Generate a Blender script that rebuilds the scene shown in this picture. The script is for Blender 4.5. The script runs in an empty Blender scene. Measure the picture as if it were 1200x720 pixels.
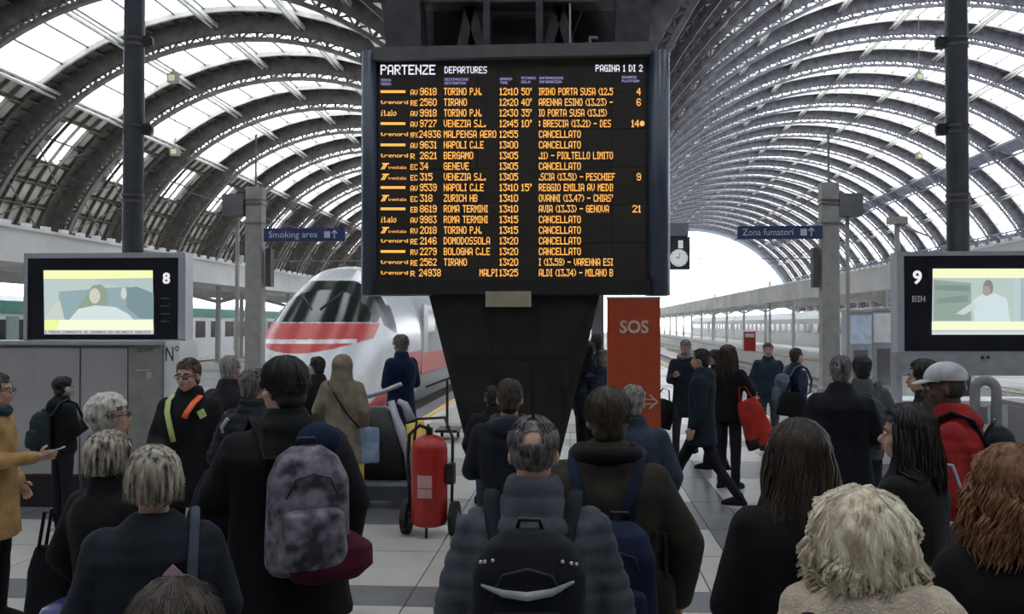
import bpy, math, random
from math import sin, cos, pi, radians, sqrt, atan2
from mathutils import Vector, Matrix, noise
random.seed(7)
S = bpy.context.scene
COL = S.collection
# ------------------------------------------------------------------ camera
F = 1100.0
YAW = radians(4.055); PITCH = radians(1.04); CAMZ = 2.1
cd = bpy.data.cameras.new('camera'); cam = bpy.data.objects.new('camera', cd); COL.objects.link(cam)
cd.sensor_width = 36; cd.lens = 36*F/1200; cd.clip_start = .05; cd.clip_end = 3000
cam.location = (0, 0, CAMZ); cam.rotation_euler = (pi/2+PITCH, 0, YAW)
S.camera = cam
# ------------------------------------------------------------------ world, exposure
w = bpy.data.worlds.new('overcast_sky'); S.world = w; w.use_nodes = True
nt = w.node_tree; bg = nt.nodes['Background']
tc = nt.nodes.new('ShaderNodeTexCoord'); ns = nt.nodes.new('ShaderNodeTexNoise'); ns.inputs['Scale'].default_value = 2.2
rp = nt.nodes.new('ShaderNodeValToRGB'); rp.color_ramp.elements[0].color = (.80, .86, .95, 1); rp.color_ramp.elements[1].color = (1, 1, 1, 1)
nt.links.new(tc.outputs['Generated'], ns.inputs['Vector']); nt.links.new(ns.outputs['Fac'], rp.inputs['Fac']); nt.links.new(rp.outputs['Color'], bg.inputs['Color'])
bg.inputs['Strength'].default_value = 6.0
S.view_settings.view_transform = 'Standard'; S.view_settings.look = 'None'
S.view_settings.gamma = 1; S.view_settings.use_curve_mapping = False
S.view_settings.exposure = 0.0
try:
    S.cycles.transparent_max_bounces = 16; S.cycles.max_bounces = 6
except Exception: pass

_R = Matrix.Rotation(YAW, 3, 'Z') @ Matrix.Rotation(pi/2+PITCH, 3, 'X')
def at(px, py, Y):
    """point of the world on the line of sight of a photo pixel, at distance Y down the platform"""
    d = _R @ Vector((px-600, 360-py, -F))
    k = Y/d.y
    return Vector((d.x*k, Y, CAMZ+d.z*k))
def floor_at(px, py, z=0):
    d = _R @ Vector((px-600, 360-py, -F)); k = (z-CAMZ)/d.z
    return Vector((d.x*k, d.y*k, z))

# ------------------------------------------------------------------ materials
MATS = {}
def mat(name, col, rough=.7, metal=0, emit=None, es=1, noise_amt=.12, nscale=6, bump=0, bscale=40, alpha=None, col2=None, stretch=None, spec=.5):
    if name in MATS: return MATS[name]
    m = bpy.data.materials.new(name); m.use_nodes = True; n = m.node_tree; b = n.nodes['Principled BSDF']
    b.inputs['Base Color'].default_value = (*col, 1); b.inputs['Roughness'].default_value = rough; b.inputs['Metallic'].default_value = metal
    b.inputs['Specular IOR Level'].default_value = spec
    t = n.nodes.new('ShaderNodeTexCoord'); mp = n.nodes.new('ShaderNodeMapping'); n.links.new(t.outputs['Object'], mp.inputs['Vector'])
    if stretch: mp.inputs['Scale'].default_value = stretch
    if noise_amt or col2:
        x = n.nodes.new('ShaderNodeTexNoise'); x.inputs['Scale'].default_value = nscale; x.inputs['Detail'].default_value = 4
        r = n.nodes.new('ShaderNodeValToRGB'); r.color_ramp.elements[0].position = .35; r.color_ramp.elements[1].position = .65
        c2 = col2 or tuple(min(1, c*(1+noise_amt)) for c in col); c1 = col if col2 else tuple(c*(1-noise_amt) for c in col)
        r.color_ramp.elements[0].color = (*c1, 1); r.color_ramp.elements[1].color = (*c2, 1)
        n.links.new(mp.outputs['Vector'], x.inputs['Vector']); n.links.new(x.outputs['Fac'], r.inputs['Fac']); n.links.new(r.outputs['Color'], b.inputs['Base Color'])
    if bump:
        x = n.nodes.new('ShaderNodeTexNoise'); x.inputs['Scale'].default_value = bscale
        bp = n.nodes.new('ShaderNodeBump'); bp.inputs['Strength'].default_value = bump; bp.inputs['Distance'].default_value = .01
        n.links.new(mp.outputs['Vector'], x.inputs['Vector']); n.links.new(x.outputs['Fac'], bp.inputs['Height']); n.links.new(bp.outputs['Normal'], b.inputs['Normal'])
    if emit:
        b.inputs['Emission Color'].default_value = (*emit, 1); b.inputs['Emission Strength'].default_value = es
    MATS[name] = m
    return m
def cloth(col, rough=.85):
    col = tuple(c*.72 if max(col) < .13 else c for c in col)
    k = 'cloth_%.3f_%.3f_%.3f' % col
    return mat(k, col, rough, noise_amt=.25, nscale=9, bump=.25, bscale=90, spec=.25)
def pane_mat():
    m = bpy.data.materials.new('roof_glass'); m.use_nodes = True; n = m.node_tree; n.nodes.clear()
    o = n.nodes.new('ShaderNodeOutputMaterial'); tr = n.nodes.new('ShaderNodeBsdfTransparent'); tr.inputs['Color'].default_value = (.93, .95, .97, 1)
    tl = n.nodes.new('ShaderNodeBsdfTranslucent'); tl.inputs['Color'].default_value = (.85, .87, .86, 1)
    t = n.nodes.new('ShaderNodeTexCoord'); x = n.nodes.new('ShaderNodeTexNoise'); x.inputs['Scale'].default_value = .7; x.inputs['Detail'].default_value = 5
    r = n.nodes.new('ShaderNodeValToRGB'); r.color_ramp.elements[0].position = .35; r.color_ramp.elements[0].color = (.08,)*3+(1,); r.color_ramp.elements[1].position = .75; r.color_ramp.elements[1].color = (.45,)*3+(1,)
    mx = n.nodes.new('ShaderNodeMixShader')
    n.links.new(t.outputs['Object'], x.inputs['Vector']); n.links.new(x.outputs['Fac'], r.inputs['Fac']); n.links.new(r.outputs['Color'], mx.inputs['Fac'])
    n.links.new(tr.outputs[0], mx.inputs[1]); n.links.new(tl.outputs[0], mx.inputs[2]); n.links.new(mx.outputs[0], o.inputs['Surface'])
    return m
GLASS = pane_mat()
DSTEEL = mat('dark_steel', (.085, .080, .082), .6, noise_amt=.3, nscale=1.5)
MSTEEL = mat('grey_steel', (.16, .16, .165), .6, noise_amt=.3, nscale=1)
LSTEEL = mat('pale_steel', (.42, .41, .38), .55, noise_amt=.15, nscale=1)
PANEL = mat('haunch_panel', (.32, .30, .265), .8, noise_amt=.35, nscale=.4)
BLACK = mat('black_paint', (.012, .012, .014), .5)
NAVYP = mat('navy_paint', (.045, .06, .095), .32, noise_amt=.05)
SILVER = mat('silver_paint', (.42, .44, .48), .4, .3, noise_amt=.05)
GREY = mat('grey_panel', (.33, .32, .33), .55, noise_amt=.06, nscale=2)
WHITE = mat('white_paint', (.75, .76, .76), .5, noise_amt=.06)
RUBBER = mat('rubber', (.012, .012, .012), .8)

# ------------------------------------------------------------------ mesh builder
class MB:
    def __init__(s): s.v = []; s.f = []; s.mi = []; s.cur = 0
    def add(s, vs, fs):
        o = len(s.v); s.v += [Vector(p) for p in vs]; s.f += [tuple(i+o for i in f) for f in fs]; s.mi += [s.cur]*len(fs); return s
    def box(s, c, d, R=None, taper=1.0):
        x, y, z = d[0]/2, d[1]/2, d[2]/2; vs = []
        for k in (-1, 1):
            t = taper if k > 0 else 1
            for a, b in ((-1, -1), (1, -1), (1, 1), (-1, 1)):
                p = Vector((a*x*t, b*y*t, k*z)); p = R @ p if R else p; vs.append(p+Vector(c))
        return s.add(vs, [(3, 2, 1, 0), (4, 5, 6, 7), (0, 1, 5, 4), (1, 2, 6, 5), (2, 3, 7, 6), (3, 0, 4, 7)])
    def bar(s, a, b, w, h=None, up=(0, 0, 1)):
        a = Vector(a); b = Vector(b); h = h or w; d = (b-a); L = d.length; d.normalize()
        u = Vector(up); 
        if abs(d.dot(u)) > .95: u = Vector((0, 1, 0))
        x = d.cross(u).normalized(); z = x.cross(d)
        R = Matrix((x, d, z)).transposed()
        return s.box((a+b)/2, (w, L, h), R)
    def loft(s, rings, closed=True):
        n = len(rings[0]); vs = [p for r in rings for p in r]; fs = []
        for i in range(len(rings)-1):
            for j in range(n):
                k = (j+1) % n; fs.append((i*n+j, i*n+k, (i+1)*n+k, (i+1)*n+j))
        if closed:
            fs.append(tuple(range(n-1, -1, -1))); fs.append(tuple(range((len(rings)-1)*n, len(rings)*n)))
        return s.add(vs, fs)
    def tube(s, path, r, n=8, sq=1.0):
        path = [Vector(p) for p in path]; rr = r if isinstance(r, (list, tuple)) else [r]*len(path)
        rings = []; ref = None
        for i, p in enumerate(path):
            d = (path[min(i+1, len(path)-1)]-path[max(i-1, 0)])
            if d.length < 1e-7: d = Vector((0, 0, 1))
            d.normalize()
            if ref is None: ref = Vector((1, 0, 0)) if abs(d.x) < .9 else Vector((0, 1, 0))
            u = (ref-d*ref.dot(d)).normalized(); v = d.cross(u); ref = u
            rings.append([p+u*(cos(2*pi*k/n)*rr[i])+v*(sin(2*pi*k/n)*rr[i]*sq) for k in range(n)])
        return s.loft(rings)
    def cap(s, a, b, ra, rb, n=12):
        a = Vector(a); b = Vector(b); d = (b-a); 
        if d.length < 1e-6: d = Vector((0, 0, 1e-4)); b = a+d
        d.normalize(); P = []; Rr = []
        for k in (80, 50, 20): P.append(a-d*ra*sin(radians(k))); Rr.append(ra*cos(radians(k)))
        P.append(a); Rr.append(ra); P.append(b); Rr.append(rb)
        for k in (20, 50, 80): P.append(b+d*rb*sin(radians(k))); Rr.append(rb*cos(radians(k)))
        return s.tube(P, Rr, n)
    def ell(s, c, r, R=None, n=14, m=9):
        c = Vector(c); rings = []
        for i in range(1, m):
            t = -pi/2+pi*i/m; ring = []
            for k in range(n):
                p = Vector((r[0]*cos(t)*cos(2*pi*k/n), r[1]*cos(t)*sin(2*pi*k/n), r[2]*sin(t)))
                ring.append((R @ p if R else p)+c)
            rings.append(ring)
        return s.loft(rings)
    def ovals(s, L, n=20, p=2.0):
        """L: (x, y, z, rx, ry) level rings, superellipse power p"""
        rings = []
        for (x, y, z, rx, ry) in L:
            ring = []
            for k in range(n):
                a = 2*pi*k/n; ca, sa = cos(a), sin(a)
                ring.append(Vector((x+rx*math.copysign(abs(ca)**(2/p), ca), y+ry*math.copysign(abs(sa)**(2/p), sa), z)))
            rings.append(ring)
        return s.loft(rings)
    def prism(s, pts, z0, z1, M=None):
        """pts in XY extruded between z0 and z1, M maps to the world"""
        n = len(pts); vs = [Vector((x, y, z0)) for x, y in pts]+[Vector((x, y, z1)) for x, y in pts]
        if M: vs = [M @ v for v in vs]
        return s.add(vs, [tuple(range(n-1, -1, -1)), tuple(range(n, 2*n))]+[(i, (i+1) % n, n+(i+1) % n, n+i) for i in range(n)])
    def mesh(s, name, mats=None, smooth=False):
        me = bpy.data.meshes.new(name); me.from_pydata([tuple(p) for p in s.v], [], s.f)
        for m in (mats if isinstance(mats, (list, tuple)) else [mats] if mats else []): me.materials.append(m)
        if any(s.mi): me.polygons.foreach_set('material_index', s.mi)
        if smooth: me.polygons.foreach_set('use_smooth', [True]*len(s.f))
        me.update(); return me
    def build(s, name, mats, parent=None, smooth=False, loc=None, rz=0):
        return link(name, s.mesh(name, mats, smooth), parent, loc, rz)
def link(name, me, parent=None, loc=None, rz=0):
    o = bpy.data.objects.new(name, me); COL.objects.link(o); o.parent = parent
    if loc is not None: o.location = loc
    if rz: o.rotation_euler = (0, 0, rz)
    return o
def tag(o, label=None, cat=None, group=None, kind=None):
    if label: o['label'] = label
    if cat: o['category'] = cat
    if group: o['group'] = group
    if kind: o['kind'] = kind
    return o
def thing(name, label, cat, loc=(0, 0, 0), rz=0, group=None):
    return tag(link(name, None, None, loc, rz), label, cat, group)
def struct(name, loc=(0, 0, 0)):
    return tag(link(name, None, None, loc), kind='structure')
# voxel union in a scratch scene
TMP = bpy.data.scenes.new('scratch')
def fuse(mb, vox, it=3, fac=.5, name='mesh', mats=None, disp=None):
    me = mb.mesh('t'); o = bpy.data.objects.new('t', me); TMP.collection.objects.link(o)
    r = o.modifiers.new('r', 'REMESH'); r.mode = 'VOXEL'; r.voxel_size = vox; r.use_smooth_shade = True
    if it: q = o.modifiers.new('s', 'SMOOTH'); q.factor = fac; q.iterations = it
    vl = TMP.view_layers[0]; vl.update(); dg = vl.depsgraph
    dg.update()
    out = bpy.data.meshes.new_from_object(o.evaluated_get(dg))
    TMP.collection.objects.unlink(o); bpy.data.objects.remove(o); bpy.data.meshes.remove(me)
    out.name = name; out.materials.clear()
    for m in (mats if isinstance(mats, (list, tuple)) else [mats] if mats else []): out.materials.append(m)
    if disp:
        ns = [v.normal.copy() for v in out.vertices]
        for v, nn in zip(out.vertices, ns): v.co += nn*disp(v.co)
        out.update()
    out.polygons.foreach_set('use_smooth', [True]*len(out.polygons))
    return out
def text_mesh(s, size, depth=.004, bold=0, align='CENTER'):
    c = bpy.data.curves.new('txt', 'FONT'); c.body = s; c.size = size; c.extrude = depth; c.align_x = align; c.align_y = 'CENTER'; c.offset = bold; c.resolution_u = 3
    o = bpy.data.objects.new('txt', c); TMP.collection.objects.link(o); vl = TMP.view_layers[0]; vl.update()
    me = bpy.data.meshes.new_from_object(o.evaluated_get(vl.depsgraph)); TMP.collection.objects.unlink(o); bpy.data.objects.remove(o)
    for v in me.vertices: v.co = Vector((v.co.x, -v.co.z, v.co.y))       # stands upright, reads from -Y
    me.materials.clear(); return me
def text(name, s, size, m, parent, loc, w=None, depth=.004, bold=0, rz=0):
    me = text_mesh(s, size, depth, bold); me.materials.append(m); o = link(name, me, parent, loc, rz)
    if w:
        xs = [v.co.x for v in me.vertices]; k = w/(max(xs)-min(xs))
        for v in me.vertices: v.co.x *= k
    return o

# ------------------------------------------------------------------ floor
FL = mat('pale_floor_slab', (.40, .385, .36), .32, noise_amt=.10, nscale=3, col2=(.47, .45, .42), spec=.5)
FD = mat('dark_floor_slab', (.13, .13, .14), .35, noise_amt=.15, nscale=4)
FM = mat('mid_floor_slab', (.25, .24, .235), .35, noise_amt=.15, nscale=4)
JOINT = mat('joint', (.12, .115, .11), .8)
fl = struct('floor')
m = MB(); m.box((0, 1.6, -.512), (120, 33.2, 1.0)); m.build('screed', JOINT, fl)
slabs = {}
def slab(w_, l_, mt, x, y):
    k = (round(w_, 3), round(l_, 3), mt.name)
    if k not in slabs:
        b = MB(); g = .006; b.box((0, 0, -.012), (w_-g*2, l_-g*2, .024)); slabs[k] = b.mesh('floor_slab', mt)
    o = link('floor_slab', slabs[k], fl, (x, y, random.uniform(-.0008, .0008))); return o
# rows of slabs in Y: pale rows with dark cross bands, a long dark strip by X 1.33
rows = [(-.0, 1.2, 'p'), (1.2, 2.4, 'p'), (2.4, 2.95, 'd'), (2.95, 4.1, 'p'), (4.1, 5.5, 'p'), (5.5, 6.95, 'p'), (6.95, 7.47, 'd'), (7.47, 8.62, 'p'), (8.62, 9.75, 'p'), (9.75, 11.25, 'd'), (11.25, 13.0, 'p'), (13.0, 14.6, 'm'), (14.6, 16.3, 'p'), (16.3, 17.2, 'm'), (17.2, 18.18, 'p')]
cols = [(-7.6, -6.1), (-6.1, -4.9), (-4.9, -3.7), (-3.7, -2.5), (-2.5, -1.3), (-1.3, -.15), (-.15, 1.03), (1.03, 1.33), (1.33, 1.72), (1.72, 2.9), (2.9, 4.1), (4.1, 5.3), (5.3, 6.5), (6.5, 7.7)]
TY = {'p': FL, 'd': FD, 'm': FM}
for (y0, y1, t) in rows:
    for (x0, x1) in cols:
        tt = t
        if (x0, x1) == (1.33, 1.72): tt = 'd'
        elif x0 > 1.7 and t == 'd' and y0 > 9: tt = 'm'
        slab(x1-x0, y1-y0, TY[tt], (x0+x1)/2, (y0+y1)/2)
m = MB()
for sx in (-1, 1):
    x0 = 7.7 if sx > 0 else 7.6
    for k in range(18):
        for (y0, y1, t) in rows: m.cur = 0 if t == 'p' else 1; m.box((sx*(x0+.6+k*1.2), (y0+y1)/2, -.012), (1.188, y1-y0-.012, .024))
for k in range(-9, 9):
    for j in range(6): m.cur = 0; m.box((k*1.2+.6, -.6-j*1.2, -.012), (1.188, 1.188, .024))
tag(m.build('outer_slabs', [FL, FD], fl), kind='stuff')
# platforms and track beds beyond the concourse
BALLAST = mat('ballast', (.52, .50, .48), .95, noise_amt=.35, nscale=14, bump=.6, bscale=12)
PLAT = mat('platform_top', (.60, .59, .58), .4, noise_amt=.15, nscale=2)
YEL = mat('yellow_paint', (.75, .52, .10), .6)
m = MB(); m.box((0, 190, -1.1), (900, 345, .4)); tag(m.build('track_bed', BALLAST), kind='structure')
m = MB(); m.box((0, 700, -1.15), (2400, 700, .4)); tag(m.build('ground', BALLAST), kind='structure')
def platform(x0, x1, y0=18.2, y1=330):
    p = struct('platform')
    b = MB(); b.box(((x0+x1)/2, (y0+y1)/2, -.47), (x1-x0, y1-y0, .9)); b.build('deck', PLAT, p)
    for x, s_ in ((x0, 1), (x1, -1)):
        b = MB(); b.box((x+s_*.2, (y0+y1)/2, -.012), (.4, y1-y0, .026)); b.build('edge_kerb', FD, p)
        b = MB(); b.box((x+s_*.52, (y0+y1)/2, -.008), (.12, y1-y0, .022)); b.build('safety_line', YEL, p)
    n = int((60-y0)/1.6); b = MB()
    for k in range(n):
        for j in range(5):
            ww = (x1-x0-1.6)/5; b.cur = (k % 4 == 0); b.box((x0+.8+ww*(j+.5), y0+1.6*(k+.5), -.008), (ww-.015, 1.585, .022))
    tag(b.build('platform_slabs', [FL, FM], p), kind='stuff')
    return p
platform(-3.95, 4.8); platform(-21, -12.6); platform(13.3, 21.5); platform(-38, -29.5); platform(30, 38)
RAIL = mat('rail_steel', (.34, .32, .30), .35, .8)
SLEEPER = mat('concrete_sleeper', (.4, .39, .37), .9)
def track(x, y0=18.8):
    t = struct('track')
    for s_ in (-1, 1):
        b = MB(); b.box((x+s_*.72, (y0+330)/2, -.62), (.07, 330-y0, .05)); b.box((x+s_*.72, (y0+330)/2, -.7), (.03, 330-y0, .12)); b.box((x+s_*.72, (y0+330)/2, -.77), (.15, 330-y0, .02)); b.build('rail', RAIL, t)
    b = MB()
    for k in range(150): b.box((x, y0+.3+k*.6, -.83), (2.5, .24, .12))
    tag(b.build('sleepers', SLEEPER, t), kind='stuff')
for x in (-5.65, -10.6, 6.7, 11.3, -23.2, -27.3, 23.6, 27.9): track(x)

# ------------------------------------------------------------------ vaulted train shed
def arcpt(R, a, y=0): return Vector((R*sin(a), y, R*cos(a)))
def arcbox(mb, R0, R1, a0, a1, y0, y1, seg):
    rings = []
    for i in range(seg+1):
        a = a0+(a1-a0)*i/seg
        rings.append([arcpt(R0, a, y0), arcpt(R0, a, y1), arcpt(R1, a, y1), arcpt(R1, a, y0)])
    mb.loft(rings)
BAY = 11.7
def vault(name, cx, cz, Rc, b0, b1, g0, g1, Yfirst, nb, npane_named, wins, steel=None):
    """Rc radius of the lower chord; roof skin at Rc+1.9; glass from angle g0 to g1"""
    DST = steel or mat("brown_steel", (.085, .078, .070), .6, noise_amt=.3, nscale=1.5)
    R = Rc+1.9; V = struct(name, (cx, 0, cz)); rd = radians
    # rib
    m = MB(); seg = int((b1-b0)/2.5)
    arcbox(m, R-1.4, R-.05, rd(b0), rd(b1), -.22, .22, seg)
    arcbox(m, Rc-.14, Rc+.14, rd(b0), rd(b1), -.24, .24, seg)
    ns_ = int(rd(b1-b0)*Rc/1.35)
    for i in range(ns_):
        a, b, c = [rd(b0+(b1-b0)*(i+q)/ns_) for q in (0, .5, 1)]
        m.bar(arcpt(Rc, a), arcpt(R-1.38, b), .1, .2, up=(0, 1, 0)); m.bar(arcpt(R-1.38, b), arcpt(Rc, c), .1, .2, up=(0, 1, 0))
        m.bar(arcpt(Rc, a), arcpt(R-1.38, a), .22, .2, up=(0, 1, 0))
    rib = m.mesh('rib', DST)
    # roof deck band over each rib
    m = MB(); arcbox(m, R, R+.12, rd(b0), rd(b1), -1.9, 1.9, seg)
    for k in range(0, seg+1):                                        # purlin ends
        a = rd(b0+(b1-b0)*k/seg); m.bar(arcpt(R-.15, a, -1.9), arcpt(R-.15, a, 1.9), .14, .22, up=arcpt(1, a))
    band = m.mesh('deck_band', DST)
    # opaque haunches of one bay: skin, proud panels, lattice bars, small arched window
    m = MB(); m2 = MB(); yl = BAY-3.8
    for (h0, h1) in ((b0, g0), (g1, b1)):
        if h1-h0 < 2: continue
        na = max(1, int(rd(h1-h0)*R/1.9)); nyy = 5
        for i in range(na):
            a0, a1 = rd(h0+(h1-h0)*i/na), rd(h0+(h1-h0)*(i+1)/na)
            lat = (i if h0 == g1 else na-1-i)
            for j in range(nyy):
                y0, y1 = 1.9+yl*j/nyy, 1.9+yl*(j+1)/nyy
                if wins and lat in wins and j in (2, 3): 
                    continue
                m.cur = 0; p = [arcpt(R+.05, a0, y0), arcpt(R+.05, a0, y1), arcpt(R+.05, a1, y1), arcpt(R+.05, a1, y0)]
                m.add(p, [(0, 1, 2, 3)])
                q0, q1 = a0+(a1-a0)*.14, a1-(a1-a0)*.14; z0, z1 = y0+.2, y1-.2
                arcbox(m2, R-.06, R+.04, q0, q1, z0, z1, 1)
            m.bar(arcpt(R-.15, a0, 1.9), arcpt(R-.15, a0, BAY-1.9), .14, .2, up=arcpt(1, a0))
        for j in range(nyy+1): arcbox(m, R-.32, R-.06, rd(h0), rd(h1), 1.9+yl*j/nyy-.07, 1.9+yl*j/nyy+.07, na)
        for i in range(0, na-2, 2):                                  # diagonal wind braces
            a0, a1 = rd(h0+(h1-h0)*i/na), rd(h0+(h1-h0)*(i+2)/na)
            m.bar(arcpt(R-.5, a0, 1.9), arcpt(R-.5, a1, BAY-1.9), .09); m.bar(arcpt(R-.5, a1, 1.9), arcpt(R-.5, a0, BAY-1.9), .09)
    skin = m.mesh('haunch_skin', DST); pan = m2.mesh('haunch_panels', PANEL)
    # glazing
    np_ = int(rd(g1-g0)*R/2.35); da = (g1-g0)/np_
    pw = 2*R*sin(rd(da)/2)-.06
    m = MB(); m.box((0, 0, 0), (pw, yl/1-.1, .02)); pane = m.mesh('glass_pane', GLASS)
    m = MB()
    for i in range(np_+1):
        a = rd(g0+da*i); m.bar(arcpt(R-.05, a, 1.9), arcpt(R-.05, a, BAY-1.9), .11, .16, up=arcpt(1, a))
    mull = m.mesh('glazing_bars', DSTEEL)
    m = MB()
    arcbox(m, R-.35, R+.05, rd(g0), rd(g1), 1.9, 2.15, np_); arcbox(m, R-.35, R+.05, rd(g0), rd(g1), BAY-2.15, BAY-1.9, np_)
    sill = m.mesh('light_edge_beam', LSTEEL)
    rows_ = []
    for b in range(nb):
        y = Yfirst+b*BAY
        link('rib', rib, V, (0, y, 0)); link('deck_band', band, V, (0, y, 0))
        if b == nb-1: continue
        if len(skin.vertices): link('haunch_skin', skin, V, (0, y, 0)); tag(link('haunch_panels', pan, V, (0, y, 0)), kind='stuff')
        tag(link('glazing_bars', mull, V, (0, y, 0)), kind='stuff'); link('light_edge_beam', sill, V, (0, y, 0))
        for i in range(np_): rows_.append((y, i))
    rest = MB()
    for q, (y, i) in enumerate(rows_):
        a = rd(g0+da*(i+.5)); p = arcpt(R*cos(rd(da)/2)+.02, a, y+BAY/2)
        if q < npane_named:
            o = link('glass_pane', pane, V, p); o.rotation_euler = (0, a, 0)
        else: rest.box(p, (pw, yl-.1, .02), Matrix.Rotation(a, 3, 'Y'))
    tag(rest.build('far_glass_panes', GLASS, V), kind='stuff')
    # long purlins under the glass
    L = BAY*(nb-1); k = 0
    for i in range(0, np_+1, 4 if R > 30 else 3):
        a = rd(g0+da*i); m = MB(); 
        for dd in (-.22, .22):
            a2 = a+dd/R; m.bar(arcpt(R-.75, a2, Yfirst), arcpt(R-.75, a2, Yfirst+L), .16, .3, up=arcpt(1, a))
        m.build('purlin', LSTEEL, V)
    m = MB(); arcbox(m, Rc-1.2, R+.5, rd(b0), rd(b1), Yfirst+L, Yfirst+L+.8, seg)
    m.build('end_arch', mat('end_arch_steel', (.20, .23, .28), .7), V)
    m = MB(); 
    for sgn, bb in ((0, b0), (1, b1)):
        p = arcpt(R, rd(bb)); m.box((p.x, Yfirst+L/2, p.z-.4), (1.4, L, .9))
    m.build('springing_beam', MSTEEL, V)
    return V
vault('ceiling', -25.6, 1.45, 22.65, -78, 58, -39, 44, 70.5-2*BAY, 25, 296, (1, 2))
vault('ceiling', 39.3, -3.3, 39.6, -69, 76, -42, 66, 103.1-5*BAY, 26, 296, None, steel=mat('haze_tinted_steel', (.125, .12, .14), .6, noise_amt=.3, nscale=1.5))  # right vault steel lighter and bluer, haze mixed into its colour
# dark longitudinal walkway beams on the right vault
v2 = [o for o in COL.objects if o.name.startswith('ceiling')][-1]
for adeg, dp in ((38.5, 2.2), (60, 1.2)):
    m = MB(); a = radians(adeg)
    for b in range(24):
        y0 = 103.1-5*BAY+b*BAY
        m.bar(arcpt(40.6-.3, a-.03, y0), arcpt(40.6-.3, a-.03, y0+BAY), .25, .25); m.bar(arcpt(40.6-.3, a+.03, y0), arcpt(40.6-.3, a+.03, y0+BAY), .25, .25)
        for j in range(6):
            s_ = 1 if j % 2 else -1
            m.bar(arcpt(40.3, a-.03*s_, y0+BAY*j/6), arcpt(40.3, a+.03*s_, y0+BAY*(j+1)/6), .16)
        m.bar(arcpt(40.4, a-.035, y0+.2), arcpt(40.4, a+.035, y0+.2), .3, .3)
        m.box(arcpt(40.9, a, y0+BAY/2), (dp, BAY, .08), Matrix.Rotation(a, 3, 'Y'))
    m.build('walkway_beam', mat('blue_grey_steel', (.13, .14, .18), .7), v2)
# valley between the vaults and the columns that carry it
va = struct('valley_arcade')
m = MB(); m.box((-2.2, 190, 12.2), (6.2, 290, .6)); m.build('valley_deck', DSTEEL, va)
for k in range(24):
    y = 58+k*BAY; m = MB(); m.box((-1.0, y, 5.8), (.7, .7, 12.2)); m.box((-1.0, y, 11.2), (2.0, .9, .8)); m.box((-1, y, .3), (1.0, 1.0, .9))
    m.build('arcade_column', MSTEEL, va)
# head building behind and above the photographer
HB = mat('head_house_plaster', (.19, .18, .17), .9)
def wall(name, c, d):
    m = MB(); m.box(c, d); o = m.build(name, HB); tag(o, kind='structure')
ce = struct('ceiling')
for k in range(-8, 9): m = MB(); m.box((k*7.6, 15, 20.4), (4.8, 61, .9)); m.build('roof_beam', HB, ce)  # unseen roof; gaps between beams sized to light the crowd
for k in range(8): m = MB(); m.box((0, -14+k*8.3, 20.3), (124, 2.2, .7)); m.build('cross_beam', HB, ce)
m = MB(); m.box((0, 15, 20.8), (124, 62, .04)); m.build('skylight_glass', GLASS, ce)
wall('wall_back', (0, -15, 10), (124, .6, 21)); wall('wall_left', (-61.5, 15, 10), (.6, 62, 21)); wall('wall_right', (61.5, 15, 10), (.6, 62, 21))
wall('wall_gable', (10, 44.6, 30.6), (150, .6, 22.5))
# ------------------------------------------------------------------ dot-matrix lettering
G5 = {' ': '0000000000', '!': '00005F0000', "'": '0005030000', '(': '001C224100', ')': '0041221C00', '-': '0808080808', '.': '0060600000', '/': '2010080402',
 '0': '3E4141413E', '1': '00427F4000', '2': '4261514946', '3': '2141454B31', '4': '1814127F10', '5': '2745454539', '6': '3E49494932', '7': '0171090503', '8': '3649494936', '9': '264949493E', ':': '0036360000',
 'A': '7E1111117E', 'B': '7F49494936', 'C': '3E41414122', 'D': '7F4141221C', 'E': '7F49494941', 'F': '7F09090901', 'G': '3E4149497A', 'H': '7F0808087F', 'I': '00417F4100', 'J': '2040413F01', 'K': '7F08142241', 'L': '7F40404040', 'M': '7F020C027F', 'N': '7F0408107F', 'O': '3E4141413E', 'P': '7F09090906', 'R': '7F09192946', 'S': '4649494931', 'T': '01017F0101', 'U': '3F4040403F', 'V': '1F2040201F', 'X': '6314081463', 'Z': '6151494543', '*': '1C3E3E3E1C',
 'a': '2054545478', 'e': '3854545418', 'i': '00447D4000', 'l': '00417F4000', 'n': '7C08040478', 'o': '3844444438', 'r': '7C08040408', 't': '043F444020', 'v': '1C2040201C', 'd': '384444487F', 's': '4854545420', 'b': '7F48444438', 'g': '0C5252523E', 'm': '7C04180478', 'k': '7F10284400', 'f': '087E090102', 'u': '3C4040207C', 'c': '3844444420', 'z': '4464544C44', 'p': '7C14141408', 'h': '7F08040478'}
NARROW = ".:'!I1 il()"
def dots(mb, s, x0, x1, y0, y1, P, fill=.96, slant=0):
    """lights the dots of s between photo pixels; P maps (px, py) to a point"""
    cols_ = []
    for ch in s:
        g = G5.get(ch, G5[' ']); cc = [int(g[i:i+2], 16) for i in range(0, 10, 2)]
        if ch in NARROW and ch != ' ':
            while cc and cc[0] == 0: cc.pop(0)
            while cc and cc[-1] == 0: cc.pop()
        if ch == ' ': cc = [0, 0, 0]
        cols_ += cc+[0]
    cols_ = cols_[:-1]; cw = (x1-x0)/len(cols_); rh = (y1-y0)/7
    for i, c in enumerate(cols_):
        r = 0
        while r < 7:
            if c >> r & 1:
                r1 = r
                while r1 < 7 and c >> r1 & 1: r1 += 1
                sl = slant*(7-(r+r1)/2)*rh
                xa = x0+i*cw+sl; xb = xa+cw*1.12; ya = y0+r*rh; yb = y0+r1*rh
                a, b, c2, d = P(xa, yb), P(xb, yb), P(xb, ya), P(xa, ya)
                mb.add([a, b, c2, d], [(0, 1, 2, 3)]); r = r1
            else: r += 1

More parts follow.
